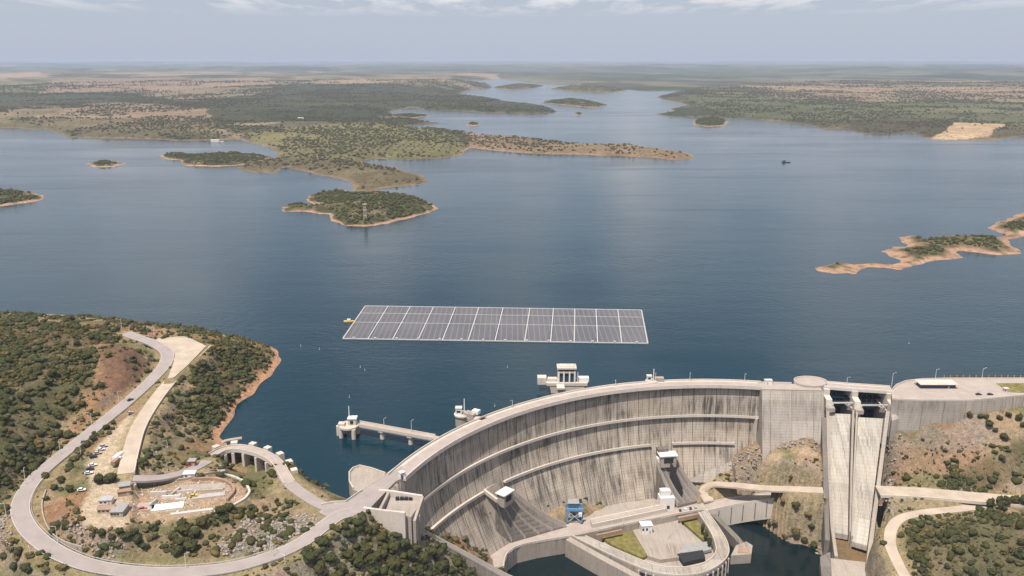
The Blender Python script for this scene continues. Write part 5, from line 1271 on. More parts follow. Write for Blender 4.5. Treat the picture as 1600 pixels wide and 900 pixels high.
for i, (px, py, L, rz, h, mt_) in enumerate(((248, 775, 9, .1, 2.4, 'conc_light'), (252, 771, 12, .1, 1.6, 'edge'), (275, 772, 8, 1.3, 2.2, 'conc_light'), (268, 779, 10, .1, 1.8, 'white'), (240, 789, 7, 1.4, 2.2, 'galv'), (288, 770, 9, .2, 1.6, 'conc_light'), (283, 782, 6, .3, 1.2, 'white'))):
    x, y, z = GP(px, py)
    lab = ['shortest pale formwork wall at the upper left of the work pit', 'white formwork wall along the top of the work pit', 'upright cross wall in the middle of the work pit', 'white wall strip above the left membrane sheet', 'grey steel wall at the left end of the work pit', 'low pale wall beside the grey slab', 'short white wall between the two membrane sheets'][i]
    m = MB((x, y, z)); m.box((x, y, z - .5), (L, .7, h + .5), rz); o = m.build('formwork_wall', M[mt_]); o.location = (x, y, z); tag(o, lab, 'wall')
# curved earth kerbs around the pit
for lab, pts, h, mt_ in (('outer curved pale concrete kerb around the right end of the work pit', [(345, 743), (365, 747), (382, 756), (390, 770), (382, 782), (365, 792), (335, 803)], 1.4, 'conc_light'),
                    ('inner red-brown earth bank curving round the work pit', [(300, 752), (335, 751), (358, 758), (366, 770), (355, 784)], 2.0, 'soil_red'),
                    ('long low kerb between the road and the top of the work pit', [(215, 757), (245, 756), (275, 752), (310, 745), (345, 741)], 1.3, 'conc')):
    P = smooth([(GP(*p)[0], GP(*p)[1]) for p in pts], 6); zz = [ground_z(*p) for p in P]
    tag(MB().wall(P, 1.3, [z - 1 for z in zz], [z + h for z in zz]).build('kerb_wall', M[mt_]), lab, 'kerb')
# retaining wall inside the bend
P = smooth([(GP(*p)[0], GP(*p)[1]) for p in ((72, 768), (66, 790), (70, 815), (84, 838), (104, 855), (130, 866))], 6)
zz = [max(ground_z(*p), 6) for p in P]
tag(MB().wall(P, .7, [z - 6 for z in zz], [z + 1.0 for z in zz]).build('retaining_wall', M['conc']), 'grey retaining wall on the inside of the road bend', 'wall')

def vehicle(kind, label, x, y, z, rz, paint, group=None):
    r = empty(kind, (x, y, z), label, 'truck' if 'truck' in kind else ('van' if 'van' in kind else 'car'), group, rz)
    if 'truck' in kind:
        MB().box((-1.2, 0, .9), (6.0, 2.5, 2.5)).build('cargo_box', paint, r)
        MB().box((3.1, 0, .7), (2.0, 2.4, 2.3)).build('cab', M['white'], r)
        MB().box((4.12, 0, 1.8), (.08, 2.0, .9)).build('windscreen', M['glass'], r)
        MB().box((0, 0, .55), (8.0, 1.2, .35)).build('chassis', M['dark'], r); wx = (-2.8, 2.9); wr = .5; ww = 1.05
    else:
        L = 4.9 if 'van' in kind else 4.3; H = 2.1 if 'van' in kind else 1.0
        m = MB(); m.add([(-L / 2, -.88, .3), (L / 2, -.88, .3), (L / 2, .88, .3), (-L / 2, .88, .3), (-L / 2, -.88, .85), (L / 2, -.85, .75), (L / 2, .85, .75), (-L / 2, .88, .85)], [(3, 2, 1, 0), (4, 5, 6, 7), (0, 1, 5, 4), (1, 2, 6, 5), (2, 3, 7, 6), (3, 0, 4, 7)]); m.build('body', paint, r)
        a0, a1, b0, b1_, h = (-L / 2 + .05, L * .32, -L / 2 + .1, L * .2, 1.95) if 'van' in kind else (-L * .42, L * .22, -L * .3, L * .08, 1.42)
        m = MB(); m.add([(a0, -.84, .8), (a1, -.84, .8), (a1, .84, .8), (a0, .84, .8), (b0, -.7, h), (b1_, -.7, h), (b1_, .7, h), (b0, .7, h)], [(0, 1, 5, 4), (1, 2, 6, 5), (2, 3, 7, 6), (3, 0, 4, 7)]); g = m.build('window', M['glass'], r)
        MB().box(((b0 + b1_) / 2, 0, h), (b1_ - b0 + .1, 1.46, .06)).build('roof', paint, r); wx = (-L * .31, L * .31); wr = .33; ww = .8
    for a in wx:
        for b in (-ww, ww): MB().tube((a, b - .12, wr), (a, b + .12, wr), wr, wr, 10).build('wheel', M['rubber'], r)
    return r
def gv(kind, label, px, py, rz, paint, group=None, dz=0.15):
    x, y, z = GP(px, py); return vehicle(kind, label, x, y, z + dz, rz, paint, group)
vx = road_path(loop_pts, 8)
x, y = UP(204, 626, 22); vehicle('parked_car', 'dark car driving on the long straight of the loop road', x, y, 22.2, .95, M['carblack'])
x, y = UP(212, 531, 31.5); 
gv('box_truck', 'white box truck on the gravel track above the yard', 186, 719, 1.45, M['carwhite'], dz=.55)
gv('box_truck', 'dark brown-red truck parked just below the white truck', 183, 727, 1.5, M['soil_red'], dz=.55)
for i, (px, py, rz_, c_, lab) in enumerate(((162, 700, .5, 'carsilver', 'silver car at the top end of the row parked along the gravel yard'), (158, 705, .5, 'carwhite', 'white car second in the row parked along the gravel yard'), (153, 711, .5, 'carsilver', 'silver car third in the row parked along the gravel yard'),
        (146, 716, .5, 'carblack', 'black car in the row parked along the gravel yard'), (145, 729, .5, 'carwhite', 'white car lower in the row parked along the gravel yard'), (141, 735, .45, 'carblack', 'black car above the white car in the lower parked row'), (139, 742, .45, 'carwhite', 'white car at the lower end of the parked row'),
        (128, 768, .2, 'carwhite', 'white car alone at the left edge of the yard beside shrubs'), (223, 798, .2, 'red', 'red car among the rubble of the work pit'), (204, 648, 1.1, 'carsilver', 'silver car where the gravel track leaves the road'), (210, 672, 1.1, 'carblack', 'black car on the gravel track'), (303, 778, .4, 'yellow', 'yellow vehicle in the centre of the work pit'))):
    gv('parked_car', lab, px, py, rz_, M[c_], 'parked cars around the work site', .55)
for px, py, lab in ((1529, 617, 'black car parked on the plaza beside the tall lamp post'), (1547, 617, 'black car parked at the right end of the plaza')):
    x, y = UP(px, py, CREST); vehicle('parked_car', lab, x, y, CREST, .1, M['carblack'], 'cars on the plaza')
for px, py, c_, lab in ((1063, 802, 'carblack', 'black car first in the row parked on the powerhouse deck'), (1071, 800.5, 'carwhite', 'white car second in the row parked on the powerhouse deck'), (1079, 799, 'carblack', 'black car third in the row parked on the powerhouse deck'), (1087, 797.5, 'carsilver', 'silver car last in the row parked on the powerhouse deck')):
    x, y = UP(px, py - 3, DECK); vehicle('parked_car', lab, x, y, DECK + .07, 1.5, M[c_], 'cars parked on the powerhouse deck')

# ================================================================ lamp posts
lp0 = None
def lamp(label, x, y, z, h=10, rz=0):
    global lp0
    if lp0 is None:
        lp0 = r = empty('lamp_post', (0, 0, 0), label, 'lamp post', 'slender pale lamp posts')
        MB().tube((0, 0, -1), (0, 0, 10), .2, .11, 8).build('pole', M['white'], r)
        MB().tube((0, 0, 9.9), (1.8, 0, 10.3), .08, .07, 6).build('arm', M['white'], r)
        MB().box((2.0, 0, 10.2), (.9, .35, .18)).build('lamp_head', M['galv'], r); MB().box((0, 0, -.3), (.6, .6, .55)).build('base', M['conc'], r)
    else: r = copy_tree(lp0); r['label'] = label
    r.location = (x, y, z); r.scale = (1, 1, h / 10); r.rotation_euler = (0, 0, rz)
    return r
for px, py, h, lab in ((41, 759, 10, 'pale lamp post outside the left bend, below the dark shrubs'), (95, 711, 10, 'pale lamp post on the uphill side of the road climbing from the bend'), (11, 812, 10, 'pale lamp post at the far left edge of the bend'), (127, 713, 8, 'pale lamp post between the road and the gravel yard'),
        (91, 850, 10, 'pale lamp post on the inside of the lower bend'), (48, 871, 5, 'short pale post outside the lower bend'), (186, 630, 8, 'pale lamp post at the foot of the bare road cutting'), (144, 666, 9, 'pale lamp post halfway up the straight road'), (241, 525, 9, 'pale lamp post behind the gravel turnout at the top of the hill'),
        (427, 872, 11, 'left pole of the twin posts beside the road near the dam'), (291, 890, 9, 'pale lamp post on the lower road below the red slope'), (263, 746, 9, 'pale lamp post beside the upper road near the work site'), (446, 884, 5, 'short pale post below the road near the dam'), (246, 716, 5, 'short white post on the slope above the work site'),
        (190, 512, 8, 'pale lamp post at the end of the road on the hill crest'), (424, 864, 8, 'right thinner pole of the twin posts beside the road near the dam'), (262, 700, 5, 'short pale post on the grey slope above the weir')):
    x, y, z = GP(px, py); lamp(lab, x, y, z, h, random.uniform(0, 6))
for px, h, lab in ((1023, 8, 'slim pole on the crest parapet next to the service hut'), (960, 5, 'short slim pole on the crest left of the service hut'), (1077, 7, 'slim pole on the crest, first right of the service hut'), (1162, 7, 'slim pole on the crest near the white kiosk'), (795, 6, 'slim pole on the crest left of the intake tower')):
    a = aang(px, {1023: 596, 960: 601, 1077: 594, 1162: 593, 795: 634}[px], CREST); x, y = arch(a, RU - 1); lamp(lab, x, y, CREST, h, a - PI / 2)
for px, py, h, lab in ((1393, 604, 11, 'slim pole at the left corner of the plaza'), (1461, 594, 9, 'slim pole at the lake edge of the plaza'), (1530, 617, 21, 'tallest lamp post, rising from the middle of the plaza'), (1323, 601, 6, 'slim pole on the spillway bridge')):
    x, y = UP(px, py, CREST); lamp(lab, x, y, CREST, h)
for px, py, z, h, lab in ((600, 665, CREST, 5, 'short pole on the middle of the jetty'), (643, 675, CREST, 8, 'pole on the jetty over its second pier'), (973, 822, DECK, 9, 'lamp post on the powerhouse deck beside the left lawn'), (989, 806, DECK, 9, 'lamp post in the middle of the powerhouse deck'), (1020, 800, DECK, 8, 'lamp post on the powerhouse deck left of the white tower'), (1044, 842, -79.2, 11, 'lamp post standing in the powerhouse yard')):
    x, y = UP(px, py, z); lamp(lab, x, y, z, h, 1.0)

# ================================================================ trees and shrubs
import bmesh
def ico(sub):
    bm = bmesh.new(); bmesh.ops.create_icosphere(bm, subdivisions=sub, radius=1)
    v = np.array([tuple(q.co) for q in bm.verts]); f = np.array([[q.index for q in p.verts] for p in bm.faces]); bm.free(); return v, f
I1, I2 = ico(1), ico(2)
def crown_mesh(seed, tall=1.0, lobes=6, leaves=260):
    """uneven lobes of foliage with loose leaf sprays breaking the outline; unit radius about 1, standing on z=0"""
    r = np.random.RandomState(seed); V = []; Fc = []; nb = 0
    for k in range(lobes):
        a = r.uniform(0, 2 * PI); d = r.uniform(.15, .62) if k else 0; s = r.uniform(.36, .58) if k else .62
        c = np.array((d * math.cos(a), d * math.sin(a), (r.uniform(.45, 1.15) if k else .8) * tall))
        v = I2[0] * (1 + r.uniform(-.28, .22, (len(I2[0]), 1))) * s * np.array((1, 1, .8 * tall)) + c
        V.append(v); Fc += [tuple(i + nb for i in f) for f in I2[1]]; nb += len(v)
        m_ = leaves // lobes
        dirs = r.normal(size=(m_, 3)); dirs /= np.linalg.norm(dirs, axis=1)[:, None]
        for q in dirs:
            p = c + q * s * np.array((1, 1, .8 * tall)) * r.uniform(.85, 1.22); sz = r.uniform(.05, .13)
            e = r.normal(size=(3, 3)) * sz; V.append(p + e); Fc.append((nb, nb + 1, nb + 2)); nb += 3
    return np.vstack(V), Fc
crowns = {}
for key, mt_, tall, n_ in (('dark', 'leaf_dark', 1.0, 4), ('olive', 'leaf_olive', .85, 4), ('dry', 'leaf_dry', .65, 2), ('poplar', 'leaf_dark', 2.6, 2), ('pine', 'leaf_dark', 1.5, 2)):
    crowns[key] = []
    for k in range(n_):
        v, f = crown_mesh(hash((key, k)) % 1000 if False else sum(map(ord, key)) * 7 + k, tall)
        me = D.meshes.new('crown'); me.from_pydata([tuple(q) for q in v], [], f); me.materials.append(M[mt_]); me.update(); crowns[key].append(me)
tm = MB(); tm.tube((0, 0, -.6), (.03, .02, .6), .10, .07, 7); tm.tube((.03, .02, .5), (.3, .1, .95), .05, .02, 5); tm.tube((.03, .02, .5), (-.25, .15, 1.0), .05, .02, 5)
to_ = tm.build('trunk', M['bark']); trunk_me = to_.data; D.objects.remove(to_)
n_tree = 0
def tree(kind, x, y, z, s, label, group, name='tree', cat='tree'):
    global n_tree
    n_tree += 1
    r = empty(name, (x, y, z), label, cat, group, random.uniform(0, 6.28))
    c = D.objects.new('crown', random.choice(crowns[kind])); C.objects.link(c); c.parent = r; c.scale = (s * random.uniform(.85, 1.15), s * random.uniform(.85, 1.15), s * random.uniform(.8, 1.2))
    t = D.objects.new('trunk', trunk_me); C.objects.link(t); t.parent = r; t.scale = (s, s, s)
    return r
def gtrees(pts, label, group, kind='dark', name='tree', cat='tree'):
    for i, (px, py, s) in enumerate(pts):
        x, y, z = GP(px, py); s = s * (1.08 if 'abutment' in (group or '') else 1.1); k_ = kind if kind != 'mix' else random.choice(('dark', 'dark', 'olive'))
        tree(k_, x, y, z - .2, s, label, group, name, cat)
gtrees([(156, 757, 4.2)], 'left of the two big dark round trees shading the gravel yard', None); gtrees([(176, 754, 4.6)], 'right of the two big dark round trees shading the gravel yard', None)
gtrees([(278, 868, 4), (287, 855, 4.2), (300, 862, 4), (272, 846, 3.5), (290, 838, 3.6), (308, 842, 3.8), (316, 825, 3.6), (283, 826, 3)], 'dark round tree in the clump on the slope below the work pit', 'dark trees below the work pit')
gtrees([(345, 806, 3.4), (357, 798, 3), (352, 815, 2.8), (376, 804, 2.4), (392, 812, 2.4), (200, 846, 2.8), (216, 852, 3), (188, 838, 2.4), (160, 838, 2.4), (238, 842, 2.8), (228, 858, 2.4), (185, 856, 2), (146, 834, 2.3), (102, 824, 2.4), (175, 845, 2.4), (210, 838, 2.4), (240, 828, 2.4), (395, 798, 2.2), (110, 770, 2.4), (95, 755, 2.8), (84, 765, 2.2), (118, 800, 2), (120, 822, 2)],
       'green shrub on the banks around the gravel yard and work pit', 'shrubs around the work site', 'mix', 'shrub', 'shrub')
gtrees([(125, 712, 2.6), (135, 700, 2.8), (146, 690, 2.8), (158, 680, 2.6), (168, 672, 2.4), (178, 663, 2), (115, 722, 2.6)], 'shrub in the green strip between the straight road and the parked cars', 'shrubs between road and yard', 'mix', 'shrub', 'shrub')
gtrees([(484, 884, 4.2), (500, 896, 4.4), (517, 880, 4), (546, 841, 3.2), (562, 834, 3), (575, 838, 3), (540, 830, 2.6), (504, 852, 3.2), (560, 888, 4), (582, 884, 4), (596, 872, 3.8), (614, 862, 4), (632, 858, 3.8), (641, 876, 4), (662, 884, 4.2), (690, 893, 4), (571, 865, 3.6), (612, 888, 4.4), (650, 862, 3.6), (536, 898, 3.6), (672, 870, 3.4), (706, 898, 3.4), (598, 846, 3), (585, 900, 3.6), (634, 898, 4), (545, 870, 3), (480, 866, 2.6), (623, 842, 2.8), (684, 876, 3.4), (655, 900, 3.6)],
       'dark green tree on the slope in front of the left abutment', 'trees below the left abutment', 'dark')
gtrees([(700, 840, 2.6), (712, 846, 2.8), (726, 845, 2.6), (740, 848, 2.4), (755, 846, 2.6), (768, 842, 2.6), (692, 832, 2)], 'olive shrub at the foot of the arch dam beside the ramp', 'shrubs at the dam foot', 'olive', 'shrub', 'shrub')
gtrees([(1186, 822, 3), (1203, 822, 2.6), (1221, 812, 2.6), (1241, 812, 3.8), (1243, 838, 3.8), (1256, 850, 3), (1266, 838, 3), (1210, 836, 2.6), (1226, 846, 2.6), (1270, 856, 3), (1196, 804, 2.2), (1262, 815, 2.8)], 'green shrub on the earth bank between the causeway and the river', 'shrubs on the river bank', 'mix', 'shrub', 'shrub')
for i, (px, py) in enumerate(((1097, 836), (1102, 846), (1108, 856))):
    x, y = UP(px, py, -79.8); tree('poplar', x, y, -79.8, 2.3, ['farthest', 'middle', 'nearest'][i] + ' of the three slim dark trees on the right lawn of the powerhouse', 'slim trees on the powerhouse lawn', 'slim_tree')
gtrees([(1546, 794, 3.2), (1560, 790, 3), (1572, 792, 3.4), (1586, 788, 3.2), (1598, 792, 3.6), (1566, 798, 2.8)], 'tall dark pine in the row at the right end of the service road', 'pines at the right edge', 'pine', 'pine_tree')
gtrees([(1428, 654, 2.8), (1443, 650, 2.4), (1414, 662, 2.6), (1458, 650, 1.8), (1513, 655, 3), (1530, 655, 2), (1546, 668, 3.6), (1562, 656, 2.6), (1576, 652, 2.6), (1590, 658, 3), (1568, 690, 3.4), (1555, 676, 2), (1540, 654, 2.4), (1598, 668, 2.6)], 'dark round shrub below the plaza retaining wall', 'shrubs below the plaza wall', 'dark', 'shrub', 'shrub')

def sample_zone(poly, n, tries=60):
    xs = [p[0] for p in poly]; ys = [p[1] for p in poly]; out = []
    P = poly
    for _ in range(n * tries):
        if len(out) >= n: break
        px, py = random.uniform(min(xs), max(xs)), random.uniform(min(ys), max(ys))
        if not bool(inside(np.array([px]), np.array([py]), P)[0]): continue
        out.append((px, py))
    return out
VEG = sst(fbm(X, Y, 26, 4, 77), 0.40, 0.56)
blocked = (rd < 1.2) | inside(X, Y, park) | inside(X, Y, work) | hole | sp_cut | inside(X, Y, tri) | inside(X, Y, top_poly)
dn_ = dist_lines(X, Y, [arch(a, 225) for a in np.linspace(A0 - .1, A1, 20)], False); blocked |= dn_ < 3
blocked |= inside(X, Y, [tuple(g1), G(0, -28), G(GL, -28), tuple(g2)])
blocked |= inside(X, Y, offs(xy_r := [(p[0], p[1]) for p in rp_], 6) + offs(xy_r, -6)[::-1])
blocked |= (dist_lines(X, Y, xy_r, False) < 5.5) | inside(X, Y, LBOX := UPS([(560, 790), (636, 800), (664, 776), (600, 760)], CREST))
blocked |= inside(X, Y, front + back) | inside(X, Y, deck)
def cell(x, y):
    i = int(round((x - gx[0]) / STEP)); j = int(round((y - gy[0]) / STEP)); return min(max(j, 0), len(gy) - 1), min(max(i, 0), len(gx) - 1)
def auto(poly, n, s0, s1, label, group, kinds, name='shrub'):
    got = 0
    for px, py in sample_zone(poly, n * 4):
        if got >= n: break
        x, y, z = GP(px, py); c = cell(x, y)
        if blocked[c] or z < .8 and y > 480: continue
        got += 1; tree(random.choice(kinds), x, y, z - .3, random.uniform(s0, s1), label, group, name, name)
auto([(0, 510), (180, 515), (175, 600), (130, 640), (60, 700), (0, 760)], 62, 2.2, 3.8, 'dark evergreen shrub on the hillside above the loop road', 'shrubs on the left hillside', ('dark', 'dark', 'olive'))
auto([(335, 530), (415, 550), (400, 590), (345, 650), (300, 640), (330, 590)], 44, 2.0, 3.6, 'green shrub on the wooded side of the peninsula facing the lake', 'shrubs on the peninsula', ('dark', 'olive', 'olive'))
auto([(1480, 700), (1600, 700), (1600, 765), (1500, 755)], 20, 2.2, 3.4, 'dark shrub on the slope above the service road', 'shrubs above the service road', ('dark', 'olive'))
auto([(1420, 815), (1600, 800), (1600, 900), (1440, 900)], 34, 2.2, 3.4, 'dark shrub on the hillside inside the dirt road bend', 'shrubs at the lower right', ('dark', 'dark', 'olive'))
auto([(0, 820), (40, 860), (120, 895), (0, 900)], 12, 2.2, 3.4, 'dark shrub outside the lower left bend of the road', 'shrubs outside the bend', ('dark', 'olive'))

def blobs(name, label, pos, size, mat, lobes=2, seed=5, leaves=0, flat=.75):
    """very many low plants in one mesh: jittered lobes with a ragged outline"""
    r = np.random.RandomState(seed); n = len(pos); Vs = []; Fs = []; nb = 0
    tv, tf = I1
    for k in range(lobes):
        off = r.normal(size=(n, 3)) * .42 * (k > 0); off[:, 2] = np.abs(off[:, 2]) * .5
        sc = size * (r.uniform(.7, 1.1, n) if k == 0 else r.uniform(.4, .75, n))
        jit = 1 + r.uniform(-.35, .3, (n, len(tv), 1))
        th = r.uniform(0, 6.28, n); ca, sa = np.cos(th)[:, None], np.sin(th)[:, None]; st_ = r.uniform(.62, 1.45, n)[:, None]; tx_ = tv[None, :, 0] * st_; ty_ = tv[None, :, 1] / st_ ** .5
        v = np.stack([tx_ * ca - ty_ * sa, tx_ * sa + ty_ * ca, np.broadcast_to(tv[None, :, 2], tx_.shape)], -1) * jit * sc[:, None, None] * np.array((1, 1, flat)) * np.stack([np.ones(n), np.ones(n), r.uniform(.6, 1.25, n)], -1)[:, None, :] + (pos + off * size[:, None])[:, None, :] + np.array((0, 0, 1))[None, None] * (sc * .35)[:, None, None]
        f = tf[None] + (np.arange(n) * len(tv))[:, None, None] + nb
        Vs.append(v.reshape(-1, 3)); Fs.append(f.reshape(-1, 3)); nb += n * len(tv)
    if leaves:
        c = pos[:, None, :] + r.normal(size=(n, leaves, 3)) * (size * .55)[:, None, None] * np.array((1, 1, .6)); c[..., 2] += (size * .4)[:, None]
        e = c[:, :, None, :] + r.normal(size=(n, leaves, 3, 3)) * (size * .16)[:, None, None, None]
        Vs.append(e.reshape(-1, 3)); Fs.append(np.arange(n * leaves * 3).reshape(-1, 3) + nb)
    o = mesh_obj(name, np.vstack(Vs), np.vstack(Fs), mat); tag(o, label, 'undergrowth', kind='stuff'); return o
# near scrub, thicker where the ground is green
pv = (~blocked) * (Y > 300) * 1.0
pv = pv * (1 - sst(slope, 1.6, 2.6) * .7) * np.where((Z < 1.5) & (Z > -20) & (Y > 470), 0, 1) * (Z > -86) * np.where(Z < -88, 0, 1)
pv = pv * np.where((X < UP(470, 700, 0)[0]) & (Z < 2.4), 0.03, 1)
boost = np.ones(X.shape)
def dens(pts, f):
    global boost
    boost = np.where(inside(X, Y, UPS(pts)), f, boost)
dens([(1560, 640, -2), (1900, 640, 0), (1900, 700, -15), (1500, 700, -22)], 2.6)
dens([(-300, 500, 35), (170, 505, 36), (160, 640, 30), (60, 700, 24), (20, 790, 15), (-300, 900, 0)], 2.9)
dens([(320, 530, 24), (430, 550, 2), (345, 660, 4), (280, 650, 12), (300, 590, 22)], 3.2)
dens([(1470, 690, -20), (1900, 690, -15), (1900, 770, -30), (1480, 762, -40)], 4.0); dens([(1400, 800, -48), (1900, 790, -35), (1900, 980, -60), (1430, 980, -68)], 3.0)
dens([(150, 540, 40), (200, 532, 38), (245, 560, 30), (238, 590, 28), (190, 620, 26), (160, 600, 32), (140, 570, 40)], .6)
dens([(1150, 705, -42), (1285, 680, -28), (1287, 745, -52), (1140, 740, -55)], .35); dens([(1390, 660, -8), (1480, 670, -14), (1480, 745, -38), (1385, 760, -45)], .8); dens([(1160, 795, -76), (1286, 785, -60), (1286, 860, -86), (1200, 835, -86)], 2.5)
dens([(480, 825, 5), (760, 850, -60), (760, 980, -60), (430, 980, -14)], 1.8)
pv = pv * boost * np.clip(VEG, np.where(boost > 2, .16, .05), 1)
r_ = np.random.RandomState(3)
def scatter(prob, n, s0, s1, seed):
    r = np.random.RandomState(seed); w_ = prob.ravel() / prob.sum(); k = r.choice(len(w_), n, p=w_)
    x = X.ravel()[k] + r.uniform(-.8, .8, n) * STEP; y = Y.ravel()[k] + r.uniform(-.8, .8, n) * STEP
    s = r.uniform(0, 1, n) ** 2 * (s1 - s0) + s0
    return np.stack([x, y, Z.ravel()[k] - .1], 1), s
dry = sst(fbm(X, Y, 20, 3, 88), .45, .6)
p_, s_ = scatter(pv * (1 - .55 * dry), 27000, .7, 3.2, 1); blobs('evergreen_scrub', 'dense dark evergreen scrub covering the hillsides', p_, s_, M['leaf_dark'], 2, 1, 9)
p_, s_ = scatter(np.clip(pv, 0, 1.2) + .02 * (pv > 0), 26000, .25, 1.1, 22); blobs('low_heath', 'low dark heath filling the gaps between bushes', p_, s_, M['leaf_dark'], 1, 22, 3)
p_, s_ = scatter(pv, 13000, .5, 2.2, 2); blobs('olive_scrub', 'olive green scrub between the darker bushes', p_, s_, M['leaf_olive'], 2, 2, 8)
p_, s_ = scatter((pv * .4 + .25 * (~blocked) * (Y > 300) * (Z > -85) * ~((Z < 2) & (Z > -20) & (Y > 470))) * (.4 + dry), 15000, .3, 1.1, 3); blobs('dry_scrub', 'low dry brown scrub and tufts on the bare slopes', p_, s_, M['leaf_dry'], 1, 3, 4)
sitem = (inside(X, Y, work) * 1.0) * (fbm(X, Y, 7, 3, 55) > .48)
p_, s_ = scatter(sitem, 900, .2, .9, 14); blobs('construction_rubble', 'pale rubble and small building material strewn over the work pit', p_, s_, plain('pale rubble', (.42, .36, .31), .9, 0, .5, .6), 1, 14)
# rocks on the scree
rk = np.zeros(X.shape)
for pts in ([(400, 800, 5), (500, 810, 6), (480, 850, 5), (380, 872, 4), (330, 860, 4)], [(1150, 705, -42), (1285, 680, -28), (1287, 745, -52), (1140, 740, -55)], [(110, 825, 9), (200, 850, 7), (180, 880, 3), (110, 860, 5)], [(1280, 640, -28), (1296, 640, -28), (1296, 880, -85), (1278, 860, -85)], [(1384, 660, -28), (1400, 660, -28), (1392, 840, -68), (1370, 850, -75)], [(0, 800, 8), (20, 800, 8), (25, 860, 4), (0, 860, 0)]):
    rk = np.maximum(rk, inside(X, Y, UPS(pts)) * 1.0)
p_, s_ = scatter(rk * (rd > 2) * ~hole * ~sp_cut, 2600, .3, 1.3, 4)
o = blobs('rock_rubble', 'grey broken rock and rubble scattered over the cut slopes', p_, s_, plain('rubble', (.27, .235, .205), .95, 0, .35, .4), 1, 4)

# far trees
for (x, y, z, sd, seed, name), lum in zip(FAR, FARC):
    if name == 'north_shore': continue
    r = np.random.RandomState(seed)
    if name == 'island': pr = (sd > 9) * (.25 + sst(fbm(x, y, 35, 3, seed + 2), .38, .56)) * (z > (2.5 if seed != 252 else 4.2)); area = (pr > 0).sum() * (x[0, 1] - x[0, 0]) ** 2; n = int(min(1800, area / 45)); s0, s1 = 1.6, 3.6
    else:
        cellA = np.hypot(x, y) ** 2; pr = (sd > 12) * (.05 + sst(fbm(x, y, 260, 4, seed + 2, .6), .43, .58)) * cellA * (np.hypot(x, y) < 9500) * (1 - .93 * sst(lum, .16, .21)) / (1 + (np.hypot(x, y) / 4000) ** 2.0); n = 26000 if name == 'west_shore' else 17000; s0, s1 = 1.5, 3.9
    if pr.sum() == 0 or n < 5: continue
    k = r.choice(pr.size, n, p=pr.ravel() / pr.sum()); ka, kb = np.unravel_index(k, pr.shape)
    kb2 = np.clip(kb + 1, 0, pr.shape[1] - 1); ka2 = np.clip(ka + 1, 0, pr.shape[0] - 1); u = r.uniform(0, 1, n); v_ = r.uniform(0, 1, n)
    def il(a): return a[ka, kb] * (1 - u) * (1 - v_) + a[ka, kb2] * u * (1 - v_) + a[ka2, kb] * (1 - u) * v_ + a[ka2, kb2] * u * v_
    p_ = np.stack([il(x), il(y), il(z)], 1); s_ = r.uniform(s0, s1, n) * (1 + .00012 * np.hypot(p_[:, 0], p_[:, 1]) * (name != 'island'))
    blobs('far_woodland' if name != 'island' else 'island_scrub', 'dark scattered trees on the ' + ('far shore' if name != 'island' else 'island'), p_, s_, M['leaf_far'] if name != 'island' else M['leaf_dark'], 1, seed, 0, .85)
# olive orchard planted in rows on the far point
op = W0([(430, 238), (450, 214), (560, 205), (680, 212), (722, 240), (640, 250), (540, 248)])
ox0, ox1 = min(p[0] for p in op), max(p[0] for p in op); oy0, oy1 = min(p[1] for p in op), max(p[1] for p in op)
gX, gY = np.meshgrid(np.arange(ox0, ox1, 24), np.arange(oy0, oy1, 60)); gX = gX + np.random.RandomState(1).uniform(-2, 2, gX.shape)
wx, wy, wz, wsd, _, _ = [f for f in FAR if f[5] == 'west_shore'][0]
qa = np.arctan2(gX, gY); qr = np.hypot(gX, gY); ia = np.clip(((qa - angs[0]) / (angs[1] - angs[0])).astype(int), 0, wx.shape[1] - 1); ir = np.clip(((np.log(qr) - math.log(1250)) / ((math.log(17000) - math.log(1250)) / 329)).astype(int), 0, 329)
ok = inside(gX, gY, op) & (wsd[ir, ia] > 10); p_ = np.stack([gX[ok], gY[ok], wz[ir, ia][ok]], 1)
blobs('orchard', 'young orchard in straight rows on the far headland', p_, np.full(len(p_), 3.6), M['leaf_far'], 1, 9, 0, .9)
# far houses
def farz(px, py):
    u = (px - 800) / F_PX; v = (py - 450) / F_PX; t = CAM_H / (sP + v * cP)
    for _ in range(6):
        x_, y_ = u * t, (cP - v * sP) * t; a_ = math.atan2(x_, y_); r_2 = math.hypot(x_, y_); z_ = 0
        for (fx_, fy_, fz_, fs_, _s, nm) in FAR:
            if nm not in ('west_shore', 'east_shore'): continue
            r0_, r1_, n_ = (1250, 17000, 330) if nm == 'west_shore' else (2300, 16500, 260)
            i_ = int((math.log(r_2) - math.log(r0_)) / (math.log(r1_ / r0_) / (n_ - 1))); j_ = int((a_ - angs[0]) / (angs[1] - angs[0]))
            if 0 <= i_ < n_ and 0 <= j_ < 1100: z_ = max(z_, fz_[i_, j_])
        t = (CAM_H - z_) / (sP + v * cP)
    return x_, y_, z_
for px, py, L, lab in ((336, 214, 26, 'white farmhouse near the water on the left far shore'), (346, 212, 12, 'small white outbuilding right of the white farmhouse'), (545, 112, 90, 'long white shed far away left of the inlet'), (152, 108, 90, 'pale farm building on the far left plain'), (1010, 181, 20, 'small pale house on the right far shore point') if False else (1300, 104, 110, 'long white farm sheds near the right horizon'), (860, 104, 120, 'white farm sheds near the middle of the horizon'), (1420, 105, 90, 'pale village roofs near the right horizon'), (470, 186, 22, 'small white house in the left far fields')):
    x_, y_, z_ = farz(px, py); house('farmhouse', lab, 'house', (x_, y_, z_), (L, L * .45, L * .22), 0, M['white'], M['conc_light'], roof_h=L * .08, nwin=2)

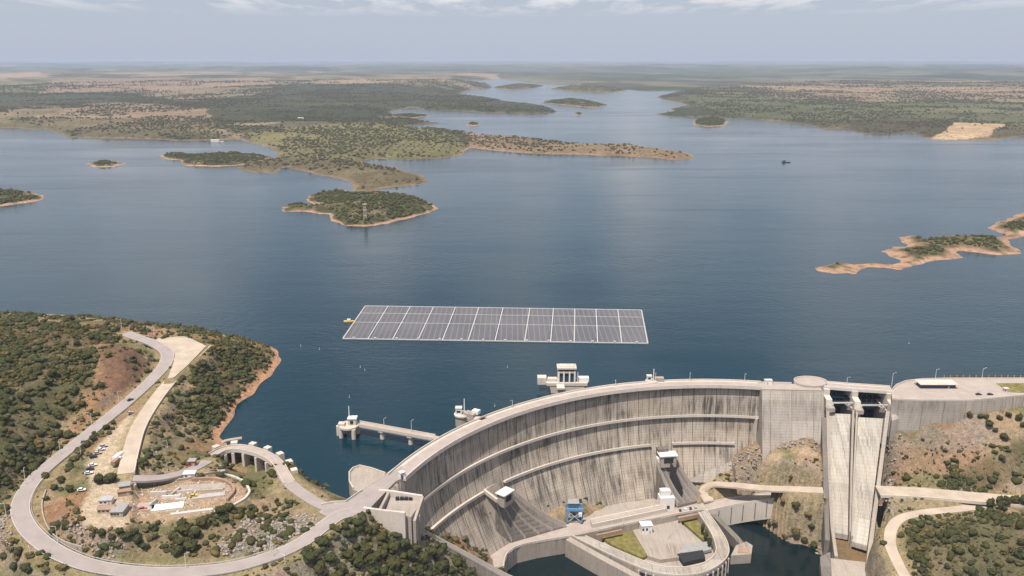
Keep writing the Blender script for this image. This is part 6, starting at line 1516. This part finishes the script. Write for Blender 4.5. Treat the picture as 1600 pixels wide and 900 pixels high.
# shared labels of look-alike plants get their place in the row of their group
def ordw(n): return {1: 'first', 2: 'second', 3: 'third', 4: 'fourth', 5: 'fifth'}.get(n, str(n) + ('th' if 10 <= n % 100 <= 20 else {1: 'st', 2: 'nd', 3: 'rd'}.get(n % 10, 'th')))
WHERE = {'shrubs on the left hillside': 'on the hillside above the loop road', 'shrubs on the peninsula': 'on the wooded lake side of the peninsula', 'trees below the left abutment': 'below the left dam abutment',
         'shrubs at the lower right': 'inside the dirt road bend', 'shrubs around the work site': 'around the yard and work pit', 'dark trees below the work pit': 'in the clump below the work pit', 'shrubs above the service road': 'above the right service road',
         'shrubs outside the bend': 'outside the lower left road bend', 'shrubs between road and yard': 'in the strip between road and parked cars', 'shrubs at the dam foot': 'at the dam foot beside the ramp', 'shrubs on the river bank': 'on the bank between causeway and river',
         'shrubs below the plaza wall': 'under the plaza retaining wall', 'pines at the right edge': 'at the right end of the service road'}
for gname, where in WHERE.items():
    L_ = [o for o in C.objects if o.parent is None and o.get('group') == gname]
    L_.sort(key=lambda o: o.location.x / (o.location.y * cP + (CAM_H - o.location.z) * sP))
    for i, o in enumerate(L_):
        cr = [c for c in o.children if c.name.startswith('crown')][0]; tone = {'dark evergreen foliage': 'dark', 'olive foliage': 'olive', 'dry scrub foliage': 'brown'}[cr.data.materials[0].name]
        sz = 'large' if cr.scale.x > 3.6 else ('small' if cr.scale.x < 2.5 else 'medium')
        o['label'] = '%s %s %s, %s from the left %s' % (sz, tone, o['category'] if 'pine' not in gname else 'pine', ordw(i + 1), where)

# ================================================================ the air
hb = MB(); hb.prism([(-130000, -4000), (130000, -4000), (130000, 135000), (-130000, 135000)], -101, 253)
ho = hb.build('haze', M['white']); tag(ho, kind='stuff'); ho['label'] = 'thin pale blue haze lying over the lake and the plain'; ho['category'] = 'haze'
hm = D.materials.new('haze air'); hm.use_nodes = True; nt = hm.node_tree; nt.nodes.clear()
out = N(nt, 'ShaderNodeOutputMaterial'); pvn = N(nt, 'ShaderNodeVolumePrincipled'); nt.links.new(pvn.outputs[0], out.inputs['Volume'])
pvn.inputs['Color'].default_value = (0.62, 0.73, 0.90, 1); pvn.inputs['Density'].default_value = 0.000040; pvn.inputs['Anisotropy'].default_value = 0.0
ho.data.materials.clear(); ho.data.materials.append(hm)
